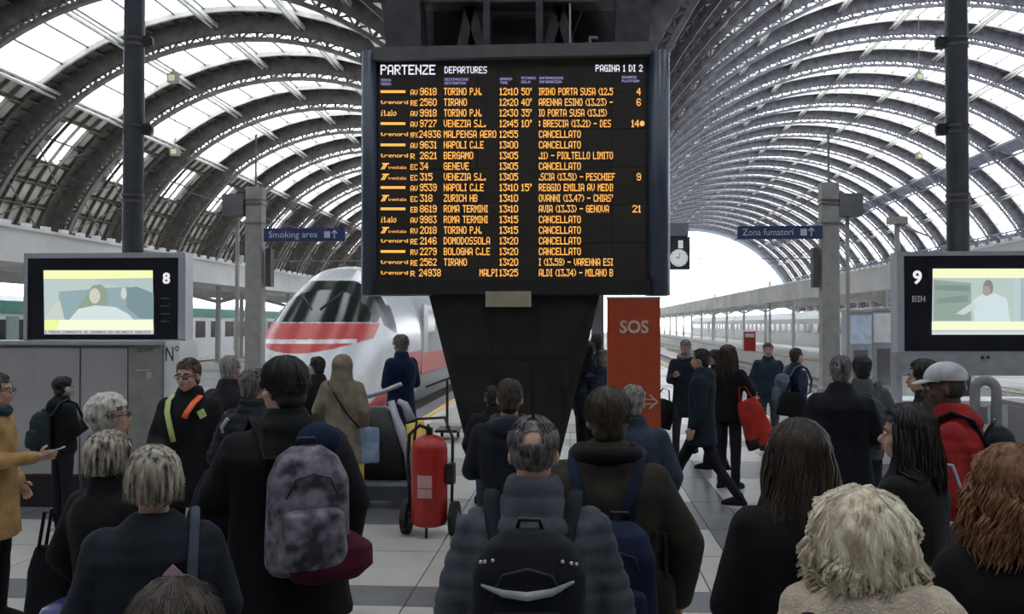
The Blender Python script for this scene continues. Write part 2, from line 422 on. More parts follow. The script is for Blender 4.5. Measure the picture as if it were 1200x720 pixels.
# ------------------------------------------------------------------ departures board
YB = 11.0
b0_ = at(604, 345, YB)
board = thing('departures_board', 'large black departures board with orange rows of train times over the crowd', 'departures board', (b0_.x, YB, b0_.z))
def BP(dy): return lambda x, y: at(x, y, YB-dy) - Vector((b0_.x, YB, b0_.z))
P0 = BP(0)
a, b = P0(440, 62), P0(760, 343)
m = MB(); m.box(((a.x+b.x)/2, .26, (a.z+b.z)/2), (b.x-a.x, .5, a.z-b.z)); m.build('housing', BLACK, board)
SCR = mat('led_panel', (.03, .026, .022), .4, noise_amt=.1)
a, b = P0(444, 69), P0(757, 329)
m = MB()
nxm, nzm = 8, 6
for i in range(nxm):
    for j in range(nzm):
        wx, wz = (b.x-a.x)/nxm, (a.z-b.z)/nzm
        m.box((a.x+wx*(i+.5), .0, b.z+wz*(j+.5)), (wx-.006, .03, wz-.006))
m.build('led_modules', SCR, board)
for (x0, x1) in ((422, 444), (757, 787)):                           # rounded side columns of the housing
    q0, q1 = P0(x0, 64), P0(x1, 346); cx_ = (q0.x+q1.x)/2; rx = abs(q1.x-q0.x)/2
    m = MB(); m.ovals([(cx_, .22, q1.z-.0, rx, .30), (cx_, .22, q1.z+.01, rx, .31), (cx_, .22, q0.z+.03, rx, .31), (cx_, .22, q0.z+.04, rx*.9, .28)], 28, 2.6); m.build('side_column', NAVYP, board, True)
q0, q1 = P0(440, 59), P0(762, 67); m = MB(); m.box(((q0.x+q1.x)/2, .2, (q0.z+q1.z)/2), (q1.x-q0.x, .66, q0.z-q1.z)); m.build('top_rail', mat('rail_grey', (.10, .10, .11), .5), board)
q0, q1 = P0(440, 329), P0(762, 345); m = MB(); m.box(((q0.x+q1.x)/2, .2, (q0.z+q1.z)/2), (q1.x-q0.x, .58, q0.z-q1.z)); m.build('bottom_rail', BLACK, board)
AMBER = mat('amber_led', (.02, .01, 0), .6, emit=(1.0, .47, .10), es=1.25, noise_amt=0)
AMBER2 = mat('amber_led_dim', (.02, .01, 0), .6, emit=(1.0, .50, .16), es=.8, noise_amt=0)
WLED = mat('white_led', (.02, .02, .02), .6, emit=(.88, .86, 1.0), es=1.1, noise_amt=0)
VLED = mat('violet_led', (.02, .02, .02), .6, emit=(.50, .42, .85), es=.8, noise_amt=0)
PT = BP(.021)
def trow(name, parts, mt):
    for p in parts: m = MB(); dots(m, *p[:5], PT, **(p[5] if len(p) > 5 else {})); m.build(name, mt, board)
trow('heading_text', [('PARTENZE', 446, 510, 76, 87.5), ('DEPARTURES', 521, 570.5, 78, 86), ('PAGINA 1 DI 2', 698, 753, 76, 84)], WLED)
trow('column_headings', [('TRENO', 446, 458, 92.5, 95.5), ('TRAIN', 446, 458, 97, 100), ('DESTINAZIONE', 521, 549, 91.5, 94.5), ('DESTINATION', 521, 546, 96, 99), ('ORARIO', 586, 600, 91, 94), ('TIME', 586, 595, 95.5, 98.5),
   ('RITARDO', 611, 628, 90, 93), ('DELAY', 611, 624, 94.5, 97.5), ('INFORMAZIONI', 632, 660, 90, 93), ('INFORMATION', 632, 658, 94.5, 97.5), ('BINARIO', 729, 746, 89, 92), ('PLATFORM', 729, 749, 93.5, 96.5)], VLED)
ROWS = [('b', 'AV', '9618', 'TORINO P.N.', '12:10', "50'", 'IRINO PORTA SUSA (12.5', '4'), ('n', 'RE', '2560', 'TIRANO', '12:20', "40'", 'ARENNA ESINO (13.23) -', '6'),
 ('i', 'AV', '9918', 'TORINO P.N.', '12:30', "35'", 'IO PORTA SUSA (13.15)', ''), ('b', 'AV', '9727', 'VENEZIA S.L.', '12:45', "10'", ': BRESCIA (13.21) - DES', '14*'),
 ('n', 'MPX', '24936', 'MALPENSA AERO', '12:55', '', 'CANCELLATO', ''), ('b', 'AV', '9631', 'NAPOLI C.LE', '13:00', '', 'CANCELLATO', ''),
 ('n', 'R', '2621', 'BERGAMO', '13:05', '', '.11) - PIOLTELLO LIMITO', ''), ('t', 'EC', '34', 'GENEVE', '13:05', '', 'CANCELLATO', ''),
 ('t', 'EC', '315', 'VENEZIA S.L.', '13:05', '', '.SCIA (13.51) - PESCHIEF', '9'), ('b', 'AV', '9539', 'NAPOLI C.LE', '13:10', "15'", 'REGGIO EMILIA AV MEDI!', ''),
 ('t', 'EC', '318', 'ZURICH HB', '13:10', '', "OVANNI (13.47) - CHIAS'", ''), ('b', 'EB', '8619', 'ROMA TERMINI', '13:10', '', 'AVIA (13.33) - GENOVA', '21'),
 ('i', 'AV', '9983', 'ROMA TERMINI', '13:15', '', 'CANCELLATO', ''), ('t', 'RV', '2018', 'TORINO P.N.', '13:15', '', 'CANCELLATO', ''),
 ('n', 'RE', '2146', 'DOMODOSSOLA', '13:20', '', 'CANCELLATO', ''), ('b', 'RV', '2279', 'BOLOGNA C.LE', '13:20', '', 'CANCELLATO', ''),
 ('n', 'RE', '2562', 'TIRANO', '13:20', '', 'I (13.59) - VARENNA ESI', ''), ('n', 'R', '24938', '', '13:25', '', 'ALDI (13.34) - MILANO B', '')]
cw = 4.35
for i, (lg, ty, nu, de, ti, dl, inf, bi) in enumerate(ROWS):
    yc = 107.3+i*12.5; y0, y1 = yc-4.3, yc+4.3; n = lambda s: sum((3 if c in ".:'!()I1 " else 6) for c in s)/6*cw*1.13
    yr = lambda x: (x-446)/300*-.0
    parts = []
    if lg == 'b': pass
    elif lg == 'n': parts.append(('trenord', 446, 478, yc-2.2, yc+2.2))
    elif lg == 'i': parts.append(('italo', 446, 464, yc-3.4, yc+3.6, {'slant': .15}))
    else: parts.append(('trenitalia', 455, 476, yc, yc+3.2))
    tx = 481
    parts.append((ty, tx, tx+(8.3 if len(ty) > 1 else 5), yc-2.2, y1))
    parts.append((nu, 492 if not len(nu) == 5 else 491, 492+len(nu)*4.9, y0, y1))
    if de: parts.append((de, 520, 520+min(63, n(de)), y0, y1))
    if i == 17: parts.append(('MALPI', 562, 583, y0, y1))
    parts.append((ti, 585.5, 607, y0, y1))
    if dl: parts.append((dl, 611, 623, y0, y1))
    iw = {'CANCELLATO': 49}.get(inf, min(97, n(inf)*.98)); parts.append((inf, 631.5, 631.5+iw, y0, y1))
    if bi: parts.append((bi, 751-5*len(bi)+(4 if '*' in bi else 0), 751+(4 if '*' in bi else 0), y0, y1))
    trow('text_cell', parts, AMBER); m = MB()
    if lg == 'b':
        m.add([PT(446, yc+1.6), PT(475, yc+1.6), PT(475, yc-1.4), PT(446, yc-1.4)], [(0, 1, 2, 3)])
    if lg == 't':
        m.add([PT(446, yc+3.8), PT(448, yc+3.8), PT(453, yc-3.6), PT(451, yc-3.6)], [(0, 1, 2, 3)]); m.add([PT(448.8, yc+3.8), PT(450.5, yc+3.8), PT(455, yc-3.6), PT(453.4, yc-3.6)], [(0, 1, 2, 3)])
        m.add([PT(447.5, yc-2.2), PT(455.8, yc-2.2), PT(456.3, yc-3.6), PT(448, yc-3.6)], [(0, 1, 2, 3)])
    if m.v: m.build('operator_mark', AMBER, board)
# white notice under the board
a, b = P0(570, 342), P0(623, 360)
m = MB(); m.box(((a.x+b.x)/2, -.08, (a.z+b.z)/2), (b.x-a.x, .06, a.z-b.z)); m.build('label_plate', mat('cream_plate', (.34, .30, .22), .7), board)

# tapered pedestal carrying the board
ped = thing('board_pedestal', 'dark tapering pedestal holding up the departures board', 'pedestal', (b0_.x+.0, YB+.35, 0))
PDM = mat('pedestal_dark', (.009, .011, .010), .5, noise_amt=.4, nscale=2)
def prow(y): 
    t = (y-345)/(596-345); return at(503+(566-503)*t, y, YB+.1), at(703+(641-703)*t, y, YB+.1)
rings = []
for y in (597, 570, 515, 430, 347):
    l, r = prow(y); cx_ = b0_.x; dpt = .32+.2*(597-y)/250
    z = max(0, l.z) if y < 597 else 0
    rings.append([Vector((l.x-cx_, -.3, z)), Vector((r.x-cx_, -.3, z)), Vector((r.x-cx_, dpt, z)), Vector((l.x-cx_, dpt, z))])
m = MB(); m.loft(rings); m.build('shell', PDM, ped)
for y0, y1 in ((352, 418), (424, 505), (510, 585)):
    m = MB(); l0, r0 = prow(y0); l1, r1 = prow(y1); cx_ = b0_.x
    for (f0, f1) in ((.06, .33), (.36, .64), (.67, .94)):
        pts = [l0.lerp(r0, f0), l0.lerp(r0, f1), l1.lerp(r1, f1), l1.lerp(r1, f0)]
        vs = [Vector((p.x-cx_, -.315, p.z)) for p in pts]+[Vector((p.x-cx_, -.29, p.z)) for p in pts]
        mm = MB(); mm.add(vs, [(3, 2, 1, 0), (4, 5, 6, 7), (0, 1, 5, 4), (1, 2, 6, 5), (2, 3, 7, 6), (3, 0, 4, 7)]); mm.build('cover_panel', mat('pedestal_panel', (.012, .015, .013), .4, noise_amt=.5, nscale=3), ped)
m = MB(); l, r = prow(596); m.box((0, .0, .04), (r.x-l.x+.2, .8, .08)); m.build('foot_plate', BLACK, ped)

# steel frame above the board, running up into the head house roof
fr = thing('board_gantry', 'black steel gantry rising above the departures board to the roof', 'steel frame', (b0_.x, YB+.3, 0))
def slab_px(name, pts, y0, y1, mt):
    """prism whose front outline is given in photo pixels at depth y0"""
    m = MB(); vs = []
    for yy in (y0, y1):
        for (x, y) in pts: p = at(x, y, y0); vs.append(Vector((p.x-b0_.x, yy-YB-.3, p.z)))
    n = len(pts); m.add(vs, [tuple(range(n)), tuple(range(2*n-1, n-1, -1))]+[(i, (i+1) % n, n+(i+1) % n, n+i)[::-1] for i in range(n)])
    m.build(name, mt, fr)
FRM = mat('gantry_steel', (.045, .045, .05), .5, noise_amt=.3); FRD = mat('gantry_dark', (.02, .02, .024), .6)
slab_px('leg', [(430, -330), (478, -330), (494, 61), (452, 61)], YB, YB+.5, FRM)
slab_px('leg', [(735, -330), (782, -330), (760, 61), (720, 61)], YB, YB+.5, FRM)
for x in (570, 632): slab_px('strut', [(x-4, -330), (x+4, -330), (x+4, 61), (x-4, 61)], YB+.1, YB+.3, FRM)
for x0, x1 in ((536, 566), (560, 540), (668, 640), (642, 670)):
    slab_px('brace', [(x0-6, -40), (x0+6, -40), (x1+6, 61), (x1-6, 61)], YB+.3, YB+.45, FRM)
for x0, x1 in ((512, 552), (700, 655)): slab_px('brace', [(x0-9, -60), (x0+9, -60), (x1+8, 61), (x1-8, 61)], YB+.5, YB+.65, FRD)
slab_px('back_plate', [(578, 22), (628, 22), (628, 61), (578, 61)], YB+.6, YB+.7, FRD)
slab_px('crossbeam', [(470, -26), (740, -26), (740, 2), (470, 2)], YB+.15, YB+.5, FRM)
slab_px('service_box', [(508, -60), (700, -60), (700, 60), (508, 60)], YB+.75, YB+2.2, FRD)
slab_px('service_box', [(455, -90), (760, -90), (735, 61), (500, 61)], YB+2.3, YB+2.6, FRD)
slab_px('pipe', [(667, 4), (669, 4), (669, 58), (667, 58)], YB+.05, YB+.1, LSTEEL)
slab_px('pipe', [(690, 42), (701, 42), (701, 45), (693, 45), (693, 61), (690, 61)], YB+.05, YB+.1, MSTEEL)

# ------------------------------------------------------------------ dark poles beside the screens
def pole(px, Y, label, side):
    p = at(px, 380, Y); t = thing('round_pole', label, 'pole', (p.x, Y, 0)); r = 12.2*Y/F
    m = MB(); m.ovals([(0, 0, 0, r, r), (0, 0, 19.8, r, r)], 32); m.build('shaft', mat('pole_paint', (.075, .085, .105), .32, noise_amt=.1), t, True)
    m = MB(); m.ovals([(0, 0, 0, r*1.5, r*1.5), (0, 0, .06, r*1.5, r*1.5), (0, 0, .1, r*1.1, r*1.1)], 32); m.build('base_flange', DSTEEL, t)
    for py in (50, 152, 233):
        z = at(px, py, Y).z; m = MB()
        for dz in (-.045, .045): m.ovals([(0, 0, z+dz-.02, r*1.08, r*1.08), (0, 0, z+dz+.02, r*1.08, r*1.08)], 32)
        m.build('clamp_band', DSTEEL, t)
        if py < 200:
            m = MB(); m.box((side*(r+.07), 0, z), (.11, .12, .16)); m.box((side*(r+.13), 0, z), (.03, .08, .1)); m.build('junction_box', BLACK, t)
pole(155, 13.6, 'tall dark round pole behind the left screen', 1)
pole(1123.5, 13.6, 'tall dark round pole behind the right screen', -1)

# ------------------------------------------------------------------ platform screens
YEMI = mat('screen_yellow', (.02, .02, .02), .4, emit=(.93, .98, .50), es=.95, noise_amt=0)
def emi(name, c, s=.75): return mat(name, (.02, .02, .02), .4, emit=c, es=s, noise_amt=0)
GLOSS = mat('screen_glass', (.010, .012, .02), .12, noise_amt=0)
def patch(par, P, pts, mt, name='picture_patch'):
    m = MB(); vs = [P(x, y) for x, y in pts]; m.add(vs, [tuple(range(len(vs)-1, -1, -1))]); 
    return m.build(name, mt, par)
def outline_blob(cx, cy, rx, ry, n=16): return [(cx+rx*cos(2*pi*k/n), cy+ry*sin(2*pi*k/n)) for k in range(n)]
YS = 10.7
def screen(o, label, fx0, fx1, fy0, fy1, bx0, bx1, by0, by1, sx0, sx1, sy0, sy1, number, nx, ny):
    p = at((fx0+fx1)/2, fy1, YS); t = thing('platform_screen', label, 'screen', (p.x, YS, 0)); org = Vector((p.x, YS, 0))
    Pd = lambda dy: (lambda x, y: at(x, y, YS-dy)-org)
    P = Pd(0)
    def fbox(n, x0, x1, y0, y1, d0, d1, mt):
        a, b = P(x0, y0), P(x1, y1); m = MB(); m.box(((a.x+b.x)/2, (d0+d1)/2, (a.z+b.z)/2), (b.x-a.x, d1-d0, a.z-b.z)); return m.build(n, mt, t)
    fbox('frame', fx0, fx1, fy0, by0, 0, .22, SILVER); fbox('frame', fx0, fx1, by1, fy1, 0, .22, SILVER)
    fbox('frame', fx0, bx0, by0, by1, 0, .22, SILVER); fbox('frame', bx1, fx1, by0, by1, 0, .22, SILVER)
    fbox('glass_front', bx0, bx1, by0, by1, .012, .2, GLOSS)
    return t, P, Pd, fbox
t, P, Pd, fb = screen(0, 'black screen numbered 8 showing a reclining person on yellow', 28, 217, 297, 401, 31.5, 209, 302, 398, 51, 180, 317, 386, '8', 195, 327)
fb('post', 208, 217, 398, 588, .0, .2, SILVER); fb('post', 28, 36, 398, 588, .0, .2, SILVER)
Pp = Pd(-.002); a_ = lambda pts, c, s=.75: patch(t, PX_, pts, emi('scr_%.2f_%.2f_%.2f' % c, c, s))
lay = [0]
def layer(pts, c, s=.8):
    lay[0] += 1; d = -.010+.0012*lay[0]; patch(t, Pd(d), pts, emi('scr_%.2f_%.2f_%.2f' % c, c, s))
layer([(51, 317), (179, 317), (180, 391), (52, 391)], (.62, .74, .72))
layer([(51, 317), (179, 317), (179, 327), (51, 327)], (.93, .97, .48), 1.0)
layer([(69, 342), (178, 334), (178, 372), (130, 378), (69, 374)], (.36, .50, .54))
layer([(110, 327), (179, 326), (179, 345), (150, 336), (120, 333)], (.55, .68, .68))
layer([(148, 338), (160, 336), (180, 344), (180, 374), (165, 374), (148, 360)], (.24, .36, .38))
layer([(102, 345), (108, 335), (118, 333), (124, 338), (128, 352), (120, 362), (96, 364), (90, 362)], (.33, .45, .34))
layer(outline_blob(111, 347, 6.5, 9), (.80, .78, .68))
layer(outline_blob(145, 344, 3.5, 7), (.78, .80, .76))
layer([(80, 376), (92, 362), (112, 358), (135, 360), (150, 368), (160, 378)], (.74, .84, .84), .9)
layer([(52, 375), (62, 358), (70, 352), (76, 376)], (.72, .80, .72))
layer([(52, 375), (179, 375), (180, 387), (52, 387)], (.95, .97, .72), 1.0)
layer([(52, 375), (70, 375), (66, 387), (52, 387)], (.86, .95, .35), 1.0)
layer([(52, 387), (180, 387), (180, 392), (52, 392)], (.85, .86, .86), .7)
mtx = MB(); dots(mtx, 'I TRENO CORRENTE AL BINARIO DA MILANO E SERVIZI', 53, 176, 388.0, 391.0, Pd(-.010+.0012*16)); mtx.build('ticker_text', BLACK, t)
z = P(195, 327); text('platform_number', '8', .175, emi('number_glow', (.9, .9, .92), .9), t, (z.x, -.003, z.z), depth=.002, bold=.006)
m = MB()
for q in range(4):
    pp = P(193, 350+q*9); m.box((pp.x, .008, pp.z), (.10, .006, .012))
m.build('status_lines', mat('dim_lines', (.10, .12, .12), .4), t)

t, P, Pd, fb = screen(1, 'black screen numbered 9 showing a man in pale blue', 1051, 1262, 295, 414, 1060, 1254, 299, 412, 1092, 1222, 315, 388, '9', 1075, 326)
lay[0] = 0
layer([(1093, 315), (1230, 315), (1229, 389), (1092, 389)], (.60, .72, .68))
layer([(1093, 315), (1230, 315), (1230, 326), (1093, 326)], (.93, .97, .60), 1.0)
layer([(1094, 328), (1138, 332), (1138, 376), (1094, 376)], (.36, .46, .40))
layer([(1096, 334), (1136, 335), (1136, 342), (1096, 340)], (.26, .36, .32)); layer([(1098, 350), (1134, 346), (1134, 354), (1098, 356)], (.27, .37, .33))
layer([(1188, 326), (1230, 326), (1230, 378), (1188, 378)], (.62, .76, .76))
layer([(1196, 326), (1200, 326), (1200, 376), (1196, 376)], (.45, .60, .62)); layer([(1214, 326), (1219, 326), (1219, 376), (1214, 376)], (.45, .60, .62))
layer([(1142, 378), (1140, 352), (1150, 346), (1166, 344), (1180, 350), (1184, 378)], (.70, .82, .84), .9)
layer([(1120, 368), (1140, 354), (1146, 360), (1130, 369)], (.72, .82, .82))
layer(outline_blob(1158, 337, 6, 9), (.30, .30, .26)); layer(outline_blob(1156, 341, 4.6, 6), (.50, .42, .36))
layer([(1092, 377), (1230, 377), (1230, 387), (1092, 387)], (.93, .97, .66), 1.0)
layer([(1092, 389), (1230, 389), (1230, 392.5), (1092, 392.5)], (.82, .86, .86), .8)
z = P(1075, 326); text('platform_number', '9', .20, emi('number_glow', (.9, .9, .92), .9), t, (z.x, -.003, z.z), depth=.002, bold=.006)
mtx = MB(); dots(mtx, 'BIN', 1069, 1084, 347, 354, Pd(-.008)); mtx.build('small_text', emi('dim_glow', (.4, .4, .42), .5), t)
fb('lower_panel', 1051, 1262, 414, 441, .0, .22, mat('screen_skirt', (.30, .31, .33), .5)); fb('post', 1051, 1059, 441, 592, .02, .2, SILVER); fb('post', 1254, 1262, 441, 592, .02, .2, SILVER)
for x in (1151, 1158): 
    pp = P(x, 419); m = MB(); m.box((pp.x, -.004, pp.z), (.03, .012, .03)); m.build('sensor', BLACK, t)
# ticket gate with a rounded grey hoop behind the screen posts
p = at(1155, 470, 10.2); t = thing('ticket_barrier', 'grey rounded ticket gate under the right screen', 'gate', (p.x, 10.2, 0))
def hoop(cx, w_, z1, mt):
    m = MB(); pts = [Vector((cx-w_/2, 0, 0)), Vector((cx-w_/2, 0, z1-w_/2))]+[Vector((cx-w_/2*cos(a), 0, z1-w_/2+w_/2*sin(a))) for a in [pi*k/10 for k in range(1, 10)]]+[Vector((cx+w_/2, 0, z1-w_/2)), Vector((cx+w_/2, 0, 0))]
    m.tube(pts, .055, 10, .8); return m
hoop(0, .22, at(1155, 446, 10.2).z, 0).build('hoop', mat('hoop_grey', (.22, .22, .23), .5), t, True)
m = MB(); m.box((.42, .1, .62), (.30, .8, 1.24)); m.box((.42, .1, 1.26), (.26, .76, .05)); m.build('gate_body', GREY, t)
m = MB(); m.box((.13, .02, .75), (.20, .02, 1.0)); m.build('leaf', mat('leaf_glass', (.55, .58, .60), .2), t)
m = MB(); m.box((.42, -.31, .9), (.16, .02, .3)); m.build('reader', BLACK, t)
p = at(1120, 450, 12.2); t = thing('white_counter', 'long white counter behind the right screen', 'counter', (p.x+.6, 12.2, 0))
m = MB(); m.box((0, 0, .55), (3.6, .5, 1.1)); m.build('body', GREY, t); m = MB(); m.box((0, -.05, 1.13), (3.8, .75, .07)); m.build('counter_top', WHITE, t); m = MB(); m.box((0, -.26, .62), (3.5, .02, .5)); m.build('front_panel', WHITE, t)

# ------------------------------------------------------------------ grey cabinet wall under the left screen
YC = 10.35
p = at(60, 400, YC); t = thing('grey_cabinet', 'long grey cabinet with flush panels below the screen numbered 8', 'cabinet', (p.x, YC, 0)); org = Vector((p.x, YC, 0))
P = lambda x, y: at(x, y, YC)-org
zt = P(60, 400).z; xl = P(-90, 400).x; xr = P(190, 400).x
m = MB(); m.box(((xl+xr)/2, .32, (zt-.04+.38)/2), (xr-xl-.02, .56, zt-.04-.38)); m.build('body', GREY, t)
m = MB(); m.box(((xl+xr)/2, .3, zt-.02), (xr-xl+.03, .66, .045)); m.build('top_board', SILVER, t)
for x0, x1 in ((-90, -41), (-40, 37.5), (39, 92), (95.5, 148)):
    a, b = P(x0, 408), P(x1, 556); m = MB(); m.box(((a.x+b.x)/2, .02, (a.z+b.z)/2), (b.x-a.x, .045, a.z-b.z)); m.build('panel', GREY, t)
a, b = P(151, 404), P(189, 556); m = MB(); m.box(((a.x+b.x)/2, .02, (a.z+b.z)/2), (b.x-a.x, .045, a.z-b.z)); e_ = m.build('end_panel', mat('end_panel_grey', (.24, .235, .22), .6), t)
mtx = MB(); dots(mtx, 'SCMT', 160, 180, 408, 413, lambda x, y: at(x, y, YC-.012)-org); mtx.build('lettering', BLACK, t)
mtx = MB(); mtx.box((P(168, 434).x, -.004, P(168, 434).z), (.18, .006, .018)); mtx.box((P(175, 440).x, -.004, P(176, 440).z), (.06, .006, .07)); mtx.build('scuff_mark', SILVER, t)
m = MB(); m.box(((xl+xr)/2, .3, .19), (xr-xl-.1, .5, .38)); m.build('plinth', BLACK, t)
m = MB(); m.box(((xl+xr)/2, .035, .375), (xr-xl-.1, .03, .04)); m.build('red_strip', mat('dark_red', (.10, .012, .01), .5), t)
m = MB(); a = P(191, 402); m.box((a.x+.09, .3, zt/2), (.19, .52, zt)); m.build('side_post', WHITE, t)
text('side_lettering', 'N°', .24, mat('ink', (.03, .03, .035), .5), t, (a.x+.09, .036, P(198, 416).z), w=.15, depth=.002)

# ------------------------------------------------------------------ SOS totem
p = floor_at(743, 657); t = thing('sos_totem', 'tall orange red SOS totem beside the pedestal', 'totem', (p.x, p.y, 0)); YT = p.y
ORG = mat('totem_orange', (.42, .060, .020), .5, noise_amt=.08)
x0, x1 = at(712, 400, YT-.1).x-p.x, at(774, 400, YT-.1).x-p.x; zt = at(743, 350, YT-.1).z
m = MB(); m.box(((x0+x1)/2, .0, (zt+.1)/2), (x1-x0, .2, zt-.1)); m.build('body', ORG, t)
m = MB(); m.box(((x0+x1)/2, .0, .05), (x1-x0-.04, .16, .1)); m.build('foot', MSTEEL, t)
m = MB(); m.box(((x0+x1)/2, .0, zt+.008), (x1-x0+.01, .21, .016)); m.build('top_cap', SILVER, t)
CREAM = mat('cream_letter', (.62, .50, .40), .6)
text('lettering', 'SOS', .155, CREAM, t, (at(743, 384, YT-.1).x-p.x, -.104, at(743, 384, YT-.1).z), w=33*YT/F, depth=.003, bold=.004)
m = MB(); ax, az = at(757, 471, YT-.1).x-p.x, at(757, 471, YT-.1).z
for dz in (-.02, .02): m.box((ax, -.103, az+dz), (.17, .006, .008))
m.bar((ax+.03, -.103, az+.06), (ax+.10, -.103, az), .014); m.bar((ax+.03, -.103, az-.06), (ax+.10, -.103, az), .014); m.build('arrow', CREAM, t)

# ------------------------------------------------------------------ pillars with blue signs
NAVYS = mat('sign_blue', (.035, .055, .16), .45, noise_amt=.05); PIL = mat('pillar_grey', (.36, .35, .33), .7, noise_amt=.1)
def pillar(px, ptop, Y, sgn, lab, slab_, sx0, sx1, sy0, sy1, words):
    p = at(px, 380, Y); zt = at(px, ptop, Y).z; t = thing('grey_pillar', lab, 'pillar', (p.x, Y, 0)); wd = 20.5*Y/F
    m = MB(); m.ovals([(0, 0, .9, wd/2, wd/2.2), (0, 0, zt-.02, wd/2, wd/2.2), (0, 0, zt, wd/2.1, wd/2.3)], 24, 8); m.build('shaft', PIL, t)
    m = MB(); m.ovals([(0, 0, 0, wd*.62, wd*.6), (0, 0, .95, wd*.6, wd*.58), (0, 0, 1.0, wd*.5, wd*.5)], 24, 8); m.build('base', mat('pillar_base', (.25, .24, .23), .6), t)
    m = MB()
    for py in (235, 240, 262): m.box((0, 0, at(px, py, Y).z), (wd+.02, wd+.02, .02))
    m.build('band', MSTEEL, t)
    bx = at(px-sgn*23, 241, Y); m = MB(); m.box((bx.x-p.x, 0, bx.z), (.40, .3, .40)); m.box((bx.x-p.x+sgn*.14, 0, bx.z), (.3, .05, .06)); m.build('loudspeaker_box', MSTEEL, t)
    m = MB(); m.bar((bx.x-p.x+sgn*.02, .05, 0.0), (bx.x-p.x+sgn*.02, .05, bx.z-.2), .06); m.build('conduit', LSTEEL, t)
    m = MB(); q = at(px+sgn*17, 314, Y); m.box((q.x-p.x, 0, q.z), (.10, .2, .70)); m.build('side_box', DSTEEL, t)
    m = MB(); m.bar((0, 0, zt), (0, 0, zt+1.0), .03); m.build('aerial', MSTEEL, t)
    a, b = at(sx0, sy0, Y-.2), at(sx1, sy1, Y-.2); s = thing('hanging_sign', slab_, 'sign', ((a.x+b.x)/2, Y-.2, (a.z+b.z)/2))
    m = MB(); m.box((0, 0, 0), (b.x-a.x, .08, a.z-b.z)); m.build('board', NAVYS, s)
    LW = mat('sign_white', (.65, .68, .75), .5)
    ww = (b.x-a.x); text('lettering', words, .17, LW, s, (-ww*.14, -.043, 0), w=ww*.60, depth=.002)
    m = MB(); m.box((ww*.28, -.042, 0), (.11, .006, .12)); m.build('pictogram', LW, s)
    m = MB(); m.bar((ww*.37, -.042, -.07), (ww*.37, -.042, .07), .02); m.bar((ww*.37-.05, -.042, .02), (ww*.37, -.042, .075), .018); m.bar((ww*.37+.05, -.042, .02), (ww*.37, -.042, .075), .018); m.build('arrow', LW, s)
    m = MB(); m.bar((-sgn*(ww/2+.0), .1, 0), (-sgn*(ww/2-.5), .1, 0), .05); m.bar((-sgn*(ww/2-.05), .1, .0), (-sgn*(ww/2-.05), .04, 0), .06); m.build('bracket', MSTEEL, s)
pillar(299, 220, 17.0, 1, 'square grey pillar in front of the high-speed train', 'blue smoking area sign on the left grey pillar', 310, 405, 268, 283, 'Smoking area')
pillar(972, 215, 17.0, -1, 'square grey pillar right of the tracks', 'blue sign on the right grey pillar, reading Zona fumatori', 864, 963, 265.5, 280, 'Zona fumatori')

# ------------------------------------------------------------------ clock
YK = 17; p = at(795.5, 297, YK); t = thing('platform_clock', 'black station clock with white dial right of the departures board', 'clock', (p.x, YK, p.z))
P = lambda x, y: at(x, y, YK)-p
a, b = P(783, 278), P(808, 316); m = MB(); m.box((0, 0, 0), (b.x-a.x, .16, a.z-b.z)); m.build('case', mat('clock_case', (.05, .055, .06), .5), t)
q = P(795, 303); DIAL = mat('dial_white', (.85, .85, .85), .4, emit=(.9, .92, 1), es=.35, noise_amt=0)
m = MB(); m.prism(outline_blob(q.x, q.z, .155, .155, 28), 0, .02, Matrix(((1, 0, 0, 0), (0, 0, -1, -.085), (0, 1, 0, 0), (0, 0, 0, 1)))); m.build('dial', DIAL, t)
m = MB(); m.bar((q.x, -.112, q.z), (q.x+.02, -.112, q.z+.09), .012); m.bar((q.x, -.112, q.z), (q.x-.06, -.112, q.z+.02), .016)
for k in range(12): m.bar((q.x+.125*sin(k*pi/6), -.110, q.z+.125*cos(k*pi/6)), (q.x+.145*sin(k*pi/6), -.110, q.z+.145*cos(k*pi/6)), .01)
m.build('hands', BLACK, t)
q = P(797, 287); m = MB(); m.box((q.x, -.085, q.z), (.085, .012, .14)); m.build('day_display', DIAL, t)
a, b = P(700, 263), P(806, 277); m = MB(); m.box(((a.x+b.x)/2, .0, (a.z+b.z)/2), (b.x-a.x, .2, a.z-b.z)); m.build('arm', mat('clock_arm', (.22, .25, .28), .6), t)
m = MB(); m.box((a.x, 0, (a.z-p.z)/2), (.22, .22, a.z+p.z)); m.build('post', MSTEEL, t)

# ------------------------------------------------------------------ high-speed train
tx, ty0 = -5.92, 18.5
tr = thing('high_speed_train', 'white high-speed train nose with red stripes under its windscreen', 'train', (tx, ty0, -.48))
prof = [(0.0, .25, .35, 1.15), (.12, .62, .22, 1.45), (.35, .90, .14, 1.68), (.7, 1.10, .1, 1.92), (1.2, 1.25, .08, 2.2), (1.8, 1.34, .08, 2.56), (2.5, 1.40, .08, 3.0), (3.1, 1.43, .08, 3.38), (3.8, 1.44, .08, 3.72), (4.6, 1.45, .08, 3.98), (5.6, 1.45, .08, 4.08), (8, 1.45, .08, 4.1)]
def lerp_prof(s):
    for i in range(len(prof)-1):
        if s <= prof[i+1][0]:
            u = (s-prof[i][0])/(prof[i+1][0]-prof[i][0]); 
            return [prof[i][k]+(prof[i+1][k]-prof[i][k])*u for k in (1, 2, 3)]
    return list(prof[-1][1:])
NS, NA = 330, 220
grid = []
